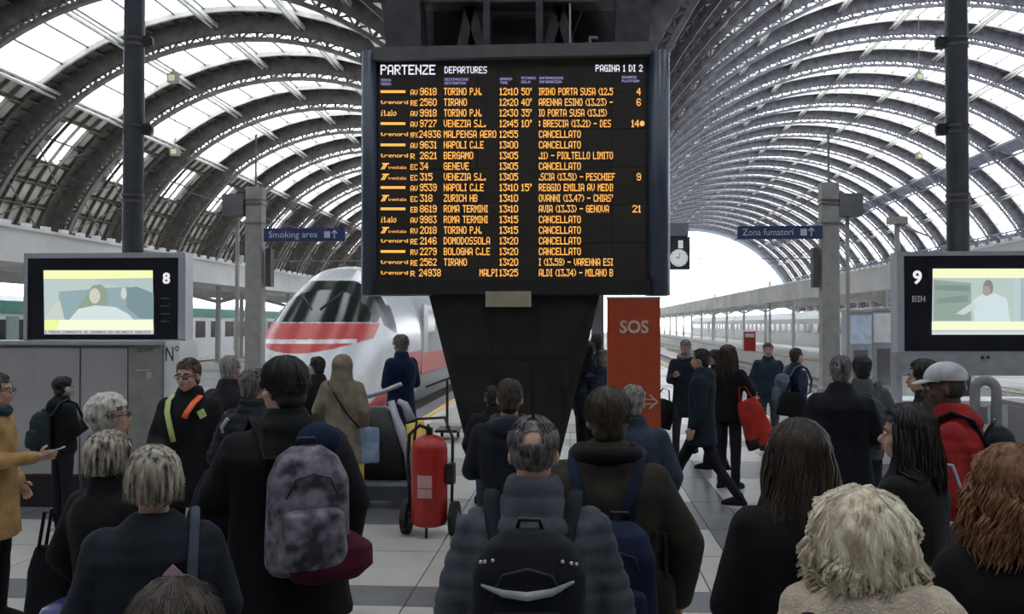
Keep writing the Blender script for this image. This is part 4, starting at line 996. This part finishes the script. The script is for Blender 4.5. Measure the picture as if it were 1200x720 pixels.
    if hood != 'up' and style != 'none':
        m = MB()
        if style == 'bald':
            m.ell(H(0, -.022, -.002), (.082*s, .088*s, .062*s), HRr, 20, 12)
        elif style == 'spot':
            m.ell(H(0, -.016, .028), (.081*s, .099*s, .088*s), HRr, 20, 12)
        else:
            t_ = {'short': .008, 'full': .016, 'bob': .02, 'long': .016, 'curly': .03, 'tousled': .018, 'afro': .028, 'bun': .012}[style]
            m.ell(H(0, -.020, .036), ((.076+t_)*s, (.096+t_)*s, (.088+t_)*s), HRr, 22, 14)
            m.ell(H(0, -.052, -.03), ((.060+t_*.7)*s, (.05+t_*.6)*s, .065*s), HRr, 18, 12)
        me = fuse(m, .009 if near else .013, 1, .5, 'hair', HM, (lambda co: noise.noise(co*38+Vector((sd, 0, 0)))*.006+noise.noise(co*90)*.003) if style != 'bald' else None)
        # keep the face clear: drop faces in front of the hair line
        inv = HRr.inverted(); import bmesh; b_ = bmesh.new(); b_.from_mesh(me); kill = []
        base = neck; off = HC-neck
        for f in b_.faces:
            q = (inv @ (f.calc_center_median()-base)-off)/s
            if q.y > .045 and q.z < .062 and abs(q.x) < .085: kill.append(f)
            elif q.y > -.005 and q.z < .02 and style in ('short', 'bald', 'spot', 'full', 'bun'): kill.append(f)
            elif style == 'bald' and q.z > .045: kill.append(f)
            elif style == 'spot' and (q.x/.036)**2+((q.z-.058)/.032)**2 < 1 and q.y < -.05: kill.append(f)
        bmesh.ops.delete(b_, geom=kill, context='FACES'); b_.to_mesh(me); b_.free()
        hobj = link('hair', me, T)
        # separate locks
        n, reach, rad, wave = {'short': (420, 1.6, .0022, .003), 'full': (520, 1.75, .0028, .005), 'bob': (800, 1.75, .0032, .006), 'long': (800, 1.8, .0034, .010), 'curly': (820, 1.85, .0038, .017), 'tousled': (1500, 1.95, .0034, .020), 'afro': (700, 1.6, .0042, .014), 'bald': (0, 0, 0, 0), 'spot': (420, 1.75, .0022, .003), 'bun': (140, 1.6, .004, .003)}[style]
        if not near: n = n//3; rad *= 1.7
        if Y < 3.6 and style in ('bob', 'long', 'curly'): n = int(n*2.0); rad *= .8
        rnd = random.Random(NP[0]); m = MB(); drop = {'bob': .085, 'long': .36, 'curly': .20, 'tousled': .075, 'afro': .03, 'full': .02}.get(style, 0)
        if style == 'curly' and hc == 'blonde': drop = .13
        for q in range(n):
            az = rnd.uniform(radians(52 if style not in ('short', 'spot') else 88), radians(308 if style not in ('short', 'spot') else 272)); front = False
            if rnd.random() < .28: az = rnd.uniform(0, 2*pi)
            dirx, diry = sin(az), cos(az)
            t0 = rnd.uniform(.05, 1.1) if style != 'spot' else rnd.uniform(1.0, 1.3); facecut = diry > .55
            t1 = min(reach, 1.0) if facecut else reach*rnd.uniform(.88, 1.02)
            if t0 > t1-.1: t0 = t1*.6
            if style == 'spot' and abs(dirx) < .45 and diry < 0: t0 = rnd.uniform(1.36, 1.5); t1 = 1.95
            elif style == 'spot' and rnd.random() < .4: t0 = rnd.uniform(.1, .7)
            hgt = {'short': .010, 'spot': .009, 'bun': .012}.get(style, .018 if style != 'curly' else .026)*rnd.uniform(.6, 1.3); pts = []; ph = az*5+rnd.uniform(-.7, .7)+t0*2; cr = Vector((0, -.03, .036))
            ln = rnd.uniform(.25, .5) if style in ('short', 'spot') else 9
            ts = []; N1 = 6
            te = min(t1, t0+ln)
            for k in range(N1):
                th = t0+(te-t0)*k/(N1-1); hg = hgt*(1 if style in ('long', 'curly', 'bob') else 1-.7*max(0, th-1.1)); rx = .077+hg; ry = .097+hg; rz = .089+hg
                pt = Vector((dirx*rx*sin(th), -.016+diry*ry*sin(th), .034+rz*cos(th)*(1 if th < 1.57 else .9)))
                ww = wave*(k/N1)
                pt += Vector((sin(ph+th*9)*ww, cos(ph*2+th*8)*ww*.6, sin(ph+th*11)*ww*.5)); pts.append(H(*pt))
            if drop and not facecut:
                dd = drop*rnd.uniform(.55, 1.1); e = pts[-1]; K = 3 if drop < .1 else 7
                for k in range(1, K+1):
                    f_ = k/K; bx = e.x*(1+(.35 if style in ('long', 'curly') else .05)*f_); by = e.y-(.035*s*f_ if style in ('long', 'curly') and e.y < .03 else 0)
                    if style in ('long', 'curly') and e.z-dd*s*f_ < 1.47*s and by < 0: by = min(by, -.125*s*bulk*(1-.4*abs(bx)/(.2*s)))
                    pts.append(Vector((bx+sin(ph+f_*9)*wave*s, by+cos(ph+f_*8)*wave*s*.7, e.z-dd*s*f_)))
            K = len(pts); rr = [rad*s*(.5+1.0*sin(pi*(.15+.8*k/(K-1)))) if k < K-1 else rad*s*.25 for k in range(K)]
            m.tube(pts, rr, 3)
        if n and not hat: tag(m.build('hair_locks', HM, hobj, True), kind='stuff')
        if style == 'bun': m = MB(); m.ell(H(0, -.12, .06), (.04*s, .035*s, .04*s), HRr); link('hair_bun', fuse(m, .01, 1, .5, 'b', HM), hobj)
    if hat:
        kind, c = hat; CM = cloth(c); m = MB()
        if kind == 'beanie': m.ell(H(0, -.015, .045), (.089*s, .108*s, .092*s), HRr, 20, 14)
        else: m.ell(H(0, -.012, .05), (.090*s, .108*s, .088*s), HRr, 20, 14)
        me = fuse(m, .010, 1, .5, 'hat', CM); inv = HRr.inverted(); b_ = bmesh_new(me); off = HC-neck; zc = .03 if kind == 'beanie' else .042
        kill = [f for f in b_.faces if ((inv @ (f.calc_center_median()-neck)-off)/s).z < zc]; delete_faces(b_, kill); b_.to_mesh(me); b_.free(); ho = link('hat', me, T)
        if kind == 'cap':
            m = MB(); rr = []
            for y_, w_ in ((.07, .075), (.11, .07), (.155, .045)): rr.append([H(x_*w_, y_-.02*abs(x_)**2, .045-.25*(y_-.07)+z_) for x_, z_ in ((-1, 0), (-.5, .01), (0, .013), (.5, .01), (1, 0), (.5, .004), (0, .007), (-.5, .004))])
            m.loft(rr); m.build('peak', CM, ho, True)
        else:
            m = MB(); m.tube([H(.088*cos(t2), -.015+.107*sin(t2), .035) for t2 in [2*pi*k/20 for k in range(21)]], .012*s, 8); m.build('cuff', CM, ho, True)
    T['_s'] = s
    return T
def bmesh_new(me):
    import bmesh; b = bmesh.new(); b.from_mesh(me); return b
def delete_faces(b, kill):
    import bmesh; bmesh.ops.delete(b, geom=kill, context='FACES')

def backpack(T, label, c, c2=None, size=(.30, .17, .44), z=1.17, y=-.235, x=0, trim=None, mt=None, straps=True, rz=0, group=None):
    s = T['_s']; t = thing('backpack', label, 'backpack', T.location, T.rotation_euler.z)
    M = mt or cloth(c); M2 = cloth(c2) if c2 else M; w_, d_, h_ = size; V = lambda a, b, c_: Vector((a*s, b*s, c_*s))
    m = MB(); m.ovals([((x)*s, y*s, (z-h_/2)*s, w_*.42*s, d_*.40*s), (x*s, y*s, (z-h_*.42)*s, w_*.50*s, d_*.5*s), (x*s, y*s, (z+h_*.25)*s, w_*.47*s, d_*.48*s), (x*s, (y+.01)*s, (z+h_*.42)*s, w_*.36*s, d_*.40*s), (x*s, (y+.02)*s, (z+h_*.5)*s, w_*.18*s, d_*.22*s)], 24, 3)
    link('main_bag', fuse(m, .012, 2, .5, 'bag', M, fold(.006, NP[0])), t)
    m = MB(); m.ovals([(x*s, (y-d_*.5)*s, (z-h_*.42)*s, w_*.36*s, d_*.22*s), (x*s, (y-d_*.52)*s, (z-h_*.30)*s, w_*.40*s, d_*.26*s), (x*s, (y-d_*.5)*s, (z+.0)*s, w_*.36*s, d_*.2*s), (x*s, (y-d_*.45)*s, (z+.02)*s, w_*.25*s, d_*.1*s)], 20, 3)
    link('front_pocket', fuse(m, .011, 2, .5, 'pk', M2, fold(.004, NP[0]+3)), t)
    m = MB(); m.tube([V(x-.04, y+.05, z+h_*.47), V(x-.03, y+.03, z+h_*.56), V(x+.03, y+.03, z+h_*.56), V(x+.04, y+.05, z+h_*.47)], .008*s, 8); m.build('top_handle', BLKPL, t, True)
    m = MB(); m.tube([V(x-w_*.30, y-d_*.42, z+h_*.12), V(x-w_*.2, y-d_*.50, z+h_*.27), V(x, y-d_*.50, z+h_*.31), V(x+w_*.2, y-d_*.50, z+h_*.27), V(x+w_*.30, y-d_*.42, z+h_*.12)], .004*s, 6); m.build('zip', BLKPL, t, True)
    if trim: m = MB(); m.tube([V(x-w_*.38, y-d_*.40, z+.09), V(x-w_*.2, y-d_*.50, z+.072), V(x-w_*.0, y-d_*.525, z+.066), V(x+w_*.2, y-d_*.50, z+.078), V(x+w_*.38, y-d_*.40, z+.105)], [.004*s, .011*s, .013*s, .011*s, .004*s], 8); m.build('trim_strip', cloth(trim), t, True)
    if straps:
        for sx in (-1, 1):
            m = MB(); path = [V(sx*.07+x*.3, y+.06, z+h_*.40), V(sx*.10, -.155, 1.36), V(sx*.125, -.10, 1.475), V(sx*.13, -.01, 1.515), V(sx*.13, .09, 1.46), V(sx*.14, .165, 1.30), V(sx*.17, .12, 1.12), V(sx*.16, -.10, 1.02)]
            m.tube(path, .030*s, 8, .42); m.build('strap', M, t, True)
    return t

# ---- the crowd, back rows first
G = dict
person('man in navy down coat standing behind the tug by the train', 470, 392, 13, face=50, jacket=(.012, .025, .085), hem=.55, hair=('full', 'grey'), arms=('front', 'front'), trousers=(.02, .02, .03))
T_ = person('person in dark jacket and black hair, left of the hooded beige coat', 372, 418, 10.6, face=60, hair=('short', 'black'), jacket=(.012, .012, .014), arms=('phone', 'pocket'))
T_ = person('person in long beige hooded coat with the hood up, facing the train', 402, 411, 10, face=-8, head=(0, 4), jacket=(.20, .165, .125), hem=.58, hood='up', hair=('none', 'brown'), trousers=(.05, .10, .20), shoes=SHOEW, arms=('pocket', 'pocket'), bulk=1.02)
m = MB(); s = T_['_s']; m.tube([Vector((-.13, -.10, 1.46))*s, Vector((-.02, -.165, 1.33))*s, Vector((.10, -.16, 1.15))*s, Vector((.21, -.06, .98))*s], .009, 6, .5); m.build('bag_strap', cloth((.03, .015, .012)), T_, True)
tb = thing('carrier_bag', 'pale blue carrier bag carried by the person in beige', 'bag', T_.location); o = MB(); o.ovals([(.27, .02, .60, .11, .05), (.27, .02, .62, .13, .06), (.27, .02, .98, .12, .04)], 16, 4); link('bag', fuse(o, .013, 1, .5, 'bag', cloth((.22, .30, .42)), fold(.012, 4)), tb); o = MB(); o.tube([(.21, .02, .97), (.25, .02, 1.06), (.29, .02, 1.06), (.33, .02, .97)], .006); o.build('handle', BLKPL, tb)
# behind the pedestal on the right
person('person in blue anorak partly hidden between pedestal and SOS totem', 699, 392, 14, face=20, jacket=(.02, .035, .085), hair=('short', 'dark'), arms=('pocket', 'pocket'))
person('person in slate jacket close behind the left edge of the SOS totem', 707, 410, 11.5, face=-20, jacket=(.045, .07, .12), hair=('short', 'grey'), puff=.012)
person('dark dressed person hidden behind the right edge of the pedestal', 690, 400, 12.6, face=0, jacket=(.02, .02, .035), hair=('short', 'black'))
# right group
person('bearded man in dark coat and grey scarf walking near the SOS totem', 803, 398, 15, face=160, head=(20, -12), jacket=(.02, .028, .045), hem=.6, hair=('short', 'grey'), scarf=(.25, .25, .26), arms=('down', 'phone'), walk=.6, trousers=(.03, .03, .04))
T_ = person('man in long navy parka striding left in front of the tracks', 822, 409, 11, face=75, jacket=(.012, .020, .035), hem=.68, hair=('short', 'black'), walk=1.15, arms=('down', 'down'), hood='down', bulk=1.08, trousers=(.012, .014, .02))
person('dark dressed man half hidden behind the striding man in the parka', 838, 410, 13.6, face=60, jacket=(.015, .016, .02), hair=('short', 'dark'), walk=.5, arms=('pocket', 'pocket'))
T_ = person('woman with long dark hair and black jacket carrying a red shopping bag', 853, 404, 12.2, face=-40, jacket=(.014, .014, .018), hair=('long', 'dark'), arms=('down', ((.30, .05, 1.20), (.24, .10, 1.00))), trousers=(.02, .02, .03))
def shopping_bag(label, px, py, Y, w_, h_, c, tilt=0, c2=None):
    p = at(px, py, Y); t = thing('shopping_bag', label, 'bag', (p.x, Y, p.z)); R = Matrix.Rotation(tilt, 3, 'Y')
    m = MB(); m.ovals([(0, 0, -h_, w_*.5, w_*.22), (0, 0, -h_*.96, w_*.53, w_*.25), (0, 0, -h_*.3, w_*.46, w_*.18), (0, 0, 0, w_*.34, w_*.07)], 20, 3.5)
    m.v = [R @ v for v in m.v]; link('bag_body', fuse(m, .012, 1, .5, 'b', cloth(c), fold(.015, px*.1)), t)
    if c2: m = MB(); m.ovals([(0, 0, -h_*1.0, w_*.54, w_*.26), (0, 0, -h_*.80, w_*.54, w_*.26)], 20, 3.5); m.v = [R @ v for v in m.v]; m.build('bag_base', cloth(c2), t, True)
    m = MB()
    for sx in (-.03, .03): m.tube([R @ Vector((-w_*.22, sx, -.02)), R @ Vector((-w_*.1, sx, .16)), R @ Vector((w_*.1, sx, .16)), R @ Vector((w_*.22, sx, -.02))], .009, 6)
    m.build('handle', cloth(c), t)
shopping_bag('red shopping bag with black base hanging beside the dark haired woman', 874, 468, 12, .36, .62, (.40, .03, .02), -.35, (.02, .02, .02))
shopping_bag('black handbag swinging behind the edge of the SOS totem', 777, 468, 15, .50, .45, (.015, .015, .018), .3)
person('man with cropped hair in blue jacket and jeans standing by the tracks', 900, 402, 16, face=172, jacket=(.025, .045, .075), hair=('short', 'brown'), trousers=(.055, .075, .11), arms=('pocket', 'pocket'), hem=.85)
T_ = person('man in dark blue jacket with a backpack, looking right by the tracks', 933, 408, 14, face=-70, jacket=(.025, .045, .085), hair=('short', 'dark'), arms=('down', ((.27, -.08, 1.22), (.28, -.12, 1.13))), trousers=(.015, .015, .02))
backpack(T_, 'grey blue backpack on the man looking right by the tracks', (.10, .13, .18)); shopping_bag('square black bag held by the man looking right', 929, 460, 13.62, .40, .34, (.008, .008, .01), .1)
T_ = person('tall balding man in long black overcoat left of the screen numbered 9', 985, 417, 7.8, face=-12, jacket=(.009, .010, .016), hem=.62, hair=('short', 'salt'), arms=('front', 'front'), bulk=1.18, shoulder=1.02, trousers=(.01, .012, .03))
T_ = person('young man in grey jacket with a grey green backpack by the right screen', 1010, 417, 9, face=-5, jacket=(.10, .11, .12), hair=('short', 'black'), arms=('pocket', 'pocket'), trousers=(.02, .03, .05))
backpack(T_, 'grey green backpack on the young man by the right screen', (.07, .085, .085), size=(.32, .17, .46))
person('person with dark hair almost hidden behind the man in the pale cap', 1083, 421, 7.2, face=60, jacket=(.012, .012, .014), hair=('full', 'black'))
# left side
T_ = person('man in black with hood down in front of the grey cabinet', 74, 441, 9.2, face=-35, head=(-10, 0), jacket=(.009, .009, .011), hair=('full', 'black'), hood='down', arms=('pocket', 'phone'), trousers=(.012, .014, .02), shoes=SHOEW, hem=.9)
backpack(T_, 'dark teal backpack on the man by the grey cabinet', (.018, .035, .036), size=(.30, .18, .44), z=1.16, x=-.04)
ph = thing('headphones', 'white headphones on the man in black by the grey cabinet', 'headphones', T_.location, T_.rotation_euler.z); s = T_['_s']; m = MB(); m.ell(Vector((.088, .01, 1.63))*s, (.018, .03, .032)); m.build('ear_cup', SHOEW, ph); m = MB(); m.ell(Vector((-.088, .01, 1.63))*s, (.018, .03, .032)); m.build('ear_cup', SHOEW, ph); m = MB(); m.tube([Vector((.092*cos(a), 0, 1.65+.12*sin(a)))*s for a in [pi*k/8 for k in range(9)]], .007); m.build('headband', BLKPL, ph)
T_ = person('guard in black coat with glasses, yellow and orange strips, facing the crowd', 222, 420, 7, face=176, head=(0, -3), jacket=(.010, .010, .013), hem=.70, hair=('short', 'dark'), arms=('down', 'front'), glasses=True, bulk=1.12, trousers=(.01, .01, .012), vox=.008)
s = T_['_s']; HV = mat('hivis_yellow', (.48, .58, .22), .5, noise_amt=.05); HO = mat('hivis_orange', (.85, .13, .03), .5, emit=None, noise_amt=.05)
m = MB(); m.tube([Vector((.105, .02, 1.50))*s, Vector((.10, .115, 1.46))*s, Vector((.085, .165, 1.38))*s, Vector((.055, .178, 1.28))*s, Vector((.03, .172, 1.17))*s], .021*s, 8, .4); m.build('yellow_strap', HV, T_, True)
m = MB(); m.tube([Vector((-.11, .05, 1.49))*s, Vector((-.10, .125, 1.45))*s, Vector((-.065, .163, 1.38))*s, Vector((-.05, .17, 1.34))*s], .027*s, 8, .4); m.build('orange_strap', HO, T_, True)
m = MB(); m.box(Vector((-.165, .135, 1.37))*s, (.05, .02, .06), Matrix.Rotation(.5, 3, 'Y')); m.build('badge', HV, T_)
person('man with grey cropped hair in dark jacket beside the guard', 270, 417, 8.2, face=-15, jacket=(.020, .020, .026), hair=('short', 'grey'), arms=('pocket', 'pocket'), bulk=1.08)
T_ = person('grey haired person in dark padded jacket in front of the barrier', 297, 431, 6.3, face=-20, jacket=(.022, .026, .040), hair=('short', 'salt'), puff=.014, arms=('pocket', 'pocket'))
s = T_['_s']; m = MB(); m.tube([Vector((-.20, -.06, 1.30))*s, Vector((-.15, -.135, 1.37))*s, Vector((-.10, -.135, 1.43))*s], .014, 8, .5); m.build('reflective_flash', SHOEW, T_)
T_ = person('man in tan coat holding a phone at the left edge', -5, 437, 6.3, face=-78, jacket=(.36, .22, .09), hem=.62, hair=('short', 'dark'), glasses=True, arms=('pocket', ((.24, .06, 1.17), (.06, .30, 1.18))), trousers=(.008, .008, .009), scarf=(.02, .05, .08))
s = T_['_s']; ph = thing('smartphone', 'white smartphone in the hand of the man in the tan coat', 'phone', T_.location, T_.rotation_euler.z); m = MB(); m.box(Vector((.05, .40, 1.215))*s, (.075, .15, .01), Matrix.Rotation(radians(20), 3, 'X')); m.build('case', SHOEW, ph); m = MB(); m.box(Vector((.05, .40, 1.221))*s, (.066, .14, .004), Matrix.Rotation(radians(20), 3, 'X')); m.build('display', BLKPL, ph)
T_ = person('person with curly white hair and dark glasses looking up to the right', 131, 457, 5, face=-62, head=(-12, 8), jacket=(.018, .013, .026), hair=('afro', 'white'), glasses=True, scarf=(.035, .022, .05), arms=('pocket', 'pocket'), bulk=1.05, puff=.01)
T_ = person('black clad person with streaky grey bob, behind the navy jacket woman', 128, 503, 4.05, face=-22, head=(-8, 0), jacket=(.007, .007, .008), hair=('bob', 'ash'), arms=('pocket', 'front'), hem=.6)
# middle
T_ = person('man with short dark hair in navy jacket directly before the pedestal', 597, 444, 5.9, face=0, jacket=(.016, .020, .034), hair=('short', 'dark'), hood='down', arms=('cross', 'cross'), collar=.05, trousers=(.03, .045, .08), scarf=(.05, .055, .07))
person('man in blue jeans and black shoes hidden behind the navy jacket man', 577, 452, 8.6, face=10, jacket=(.012, .012, .015), hair=('short', 'black'), trousers=(.035, .055, .095))
person('grey haired person in slate blue jacket in front of the SOS totem', 742, 451, 6.2, face=-8, jacket=(.035, .055, .080), hair=('short', 'grey'), bulk=1.05, arms=('pocket', 'pocket'))
T_ = person('dark haired man in brown jacket with black collar right of centre', 712, 453, 4, face=-6, head=(12, 2), jacket=(.040, .035, .026), hem=.86, hair=('full', 'dark'), hood='down', bulk=1.18, shoulder=1.05, arms=('pocket', ((.30, 0, 1.14), (.29, .06, .90))), trousers=(.012, .016, .03))
s = T_['_s']; m = MB(); m.tube([Vector((.125*cos(t_), -.018+.125*sin(t_), 1.505))*s for t_ in [2*pi*k/18 for k in range(19)]], .030, 10, 1.2); m.build('collar', cloth((.006, .006, .007)), T_, True)
backpack(T_, 'navy blue backpack low on the man in the brown jacket', (.012, .020, .055), size=(.30, .16, .50), z=1.02, x=.06)
shopping_bag('olive shoulder bag at the hip of the man in the brown jacket', 768, 668, 3.9, .20, .20, (.028, .026, .022), .1)
T_ = person('man in black with a patterned backpack, tallest figure at left centre', 335, 418, 4.3, face=28, head=(30, 0), jacket=(.006, .006, .007), hem=.68, hair=('full', 'black'), bulk=1.28, shoulder=1.1, arms=('cross', 'down'), trousers=(.008, .008, .012), hood='down')
cam_m = mat('camouflage_print', (.02, .018, .03), .8, nscale=14, noise_amt=.5, col2=(.24, .22, .27))
bp_ = backpack(T_, 'black and lilac patterned backpack with maroon side pocket', (.02, .02, .03), None, size=(.34, .20, .50), z=1.17, y=-.27, x=.04, mt=cam_m)
for ch in bp_.children:
    if ch.name.startswith('strap'): ch.data.materials.clear(); ch.data.materials.append(SHOE)
    if ch.name.startswith('front_pocket'): ch.data.materials.clear(); ch.data.materials.append(cam_m)
s = T_['_s']; m = MB(); m.ovals([(.10*s, -.30*s, .90*s, .13*s, .09*s), (.12*s, -.31*s, .95*s, .17*s, .11*s), (.13*s, -.30*s, 1.03*s, .16*s, .10*s), (.12*s, -.28*s, 1.07*s, .10*s, .06*s)], 20, 3); link('maroon_pocket', fuse(m, .012, 1, .5, 'p', cloth((.075, .006, .020)), fold(.008, 3)), bp_)
m = MB(); m.ell(Vector((.10, -.155, 1.43))*s, (.10*s, .045*s, .075*s)); link('blue_hood_lining', fuse(m, .012, 1, .5, 'p', cloth((.018, .035, .085)), fold(.012, 3)), T_)
tb = shopping_bag('navy shoulder bag at the left hip of the black clad man', 268, 552, 4.5, .34, .36, (.010, .013, .028), .15)
# front row
T_ = person('woman with streaked ash bob in navy jacket, seen from behind at lower left', 181, 520, 3.3, face=22, head=(18, 0), jacket=(.014, .018, .028), hair=('bob', 'ash'), arms=('front', 'front'), bulk=1.18, shoulder=1.04, collar=.05, puff=.004)
s = T_['_s']; m = MB(); m.tube([Vector((.15, .02, 1.52))*s, Vector((.15, -.11, 1.48))*s, Vector((.145, -.188, 1.36))*s, Vector((.14, -.20, 1.15))*s, Vector((.13, -.19, .98))*s], .017, 8, .5); m.build('bag_strap', cloth((.06, .075, .10)), T_, True)
m = MB(); m.box(Vector((.143, -.210, 1.29))*s, (.035, .012, .022)); m.build('buckle', METAL, T_)
m = MB(); m.box(Vector((.075, -.186, 1.32))*s, (.045, .012, .045), Matrix.Rotation(radians(45), 3, 'Y')); m.build('pink_patch', cloth((.34, .24, .25)), T_)
T_ = person('grey haired man with a bald spot in grey padded jacket at the centre', 625, 487, 3.1, face=0, jacket=(.085, .095, .118), hair=('spot', 'salt'), puff=.011, bulk=1.16, shoulder=1.03, arms=('front', 'front'), collar=.105, skin=0, trousers=(.02, .025, .05))
bk = backpack(T_, 'black backpack with pale zip trim on the man in the grey jacket', (.009, .011, .018), (.012, .014, .024), size=(.35, .19, .46), z=1.22, y=-.27, trim=(.30, .31, .33))
s = T_['_s']
for x_ in (-.135, -.122, -.10, .10, .125, .14): m = MB(); m.ell(Vector((x_, -.345, 1.38-.15*abs(abs(x_)-.1)))*s, (.006, .004, .006)); m.build('stud', METAL, bk)
T_ = person('man in red jacket and pale peaked cap in front of the right screen', 1112, 425, 5.3, face=68, head=(8, -4), jacket=(.26, .014, .014), hem=.80, hair=('bald', 'black'), skin=2, hat=('cap', (.46, .46, .48)), bulk=1.18, arms=('front', 'front'), hood='down', trousers=(.02, .02, .025), puff=.006)
backpack(T_, 'black backpack on the man in the red jacket', (.012, .014, .018), size=(.30, .17, .46), z=1.22)
T_ = person('woman with long black hair in black coat looking left before the red jacket', 1064, 472, 4.2, face=52, head=(20, 0), jacket=(.008, .008, .010), hem=.6, hair=('long', 'black'), bulk=1.1, arms=('front', 'front'))
tb = thing('shoulder_bag', 'silver grey shoulder bag on the black haired woman in profile', 'bag', T_.location, T_.rotation_euler.z); s = T_['_s']; m = MB(); m.ovals([(.27*s, -.10*s, .98*s, .06*s, .13*s), (.28*s, -.10*s, 1.02*s, .075*s, .15*s), (.26*s, -.10*s, 1.22*s, .05*s, .12*s)], 20, 3); link('bag_body', fuse(m, .012, 1, .5, 'b', cloth((.18, .18, .20)), fold(.012, 9)), tb); m = MB(); m.tube([Vector((.26, -.2, 1.2))*s, Vector((.20, -.12, 1.49))*s, Vector((.2, .05, 1.5))*s, Vector((.27, .0, 1.2))*s], .016, 8, .5); m.build('strap', cloth((.25, .25, .27)), tb, True)
person('woman with long wavy brown hair in black jacket at lower right centre', 937, 490, 3.3, face=8, head=(6, 0), jacket=(.006, .006, .007), hair=('long', 'dark'), bulk=1.12, arms=('front', ((.29, -.04, 1.12), (.20, .12, .98))), trousers=(.02, .035, .07), hem=.9)
person('woman with curly auburn hair in black at the right edge', 1186, 516, 2.9, face=4, head=(0, 0), jacket=(.006, .006, .006), hair=('curly', 'auburn'), bulk=1.12, arms=('front', 'front'), hem=.6)
CRM = mat('cream_wool', (.50, .42, .33), .95, noise_amt=.12, nscale=30, bump=.8, bscale=160)
T_ = person('woman with tousled blonde hair in cream woollen coat, nearest figure', 1006, 562, 1.9, face=-4, head=(4, 10), jacket=(.5, .4, .3), jm=CRM, hair=('tousled', 'blonde'), bulk=1.22, arms=('front', 'front'), hem=.6, collar=.04, hood='down')
s = T_['_s']; m = MB(); m.ell(Vector((.03, -.085, 1.535))*s, (.150*s, .085*s, .080*s), None, 20, 12); m.ell(Vector((0, -.04, 1.455))*s, (.235*s, .135*s, .085*s), None, 20, 12); m.cap(Vector((-.11, -.02, 1.54))*s, Vector((-.08, .12, 1.45))*s, .05*s, .04*s); m.cap(Vector((.13, -.02, 1.54))*s, Vector((.09, .12, 1.45))*s, .05*s, .04*s); link('shearling_collar', fuse(m, .011, 2, .5, 'c', CRM, fold(.012, 5)), T_)
m = MB(); m.tube([Vector((-.09, .05, 1.51))*s, Vector((-.115, -.12, 1.55))*s, Vector((-.11, -.195, 1.45))*s, Vector((-.10, -.20, 1.2))*s], .014, 8, .45); m.build('bag_strap', cloth((.02, .018, .03)), T_, True)
person('woman with dark curly hair cropped by the bottom edge at left', 203, 670, 1.9, face=5, jacket=(.02, .018, .018), hair=('curly', 'dark'), bulk=1.0, arms=('front', 'front'))
shopping_bag('black rucksack bag hanging low at the side of the black clad bob haired person', 62, 640, 4.2, .24, .36, (.006, .007, .010), 0)
p = at(58, 716, 3.6); t = thing('blue_case', 'shiny blue case corner at the bottom left edge', 'case', (p.x, 3.7, 0)); zt = at(58, 707, 3.7).z
m = MB(); m.ovals([(0, 0, .05, .06, .12), (0, 0, zt-.03, .06, .12), (0, 0, zt, .05, .10)], 20, 4); m.build('shell', mat('blue_gloss', (.015, .015, .12), .3), t, True)
for sx in (-.04, .04): m = MB(); m.tube([(sx-.015, 0, .04), (sx+.015, 0, .04)], .04, 12); m.build('wheel', RUBBER, t)
bpy.data.scenes.remove(TMP)
for o in COL.objects:
    if '_s' in o: del o['_s']
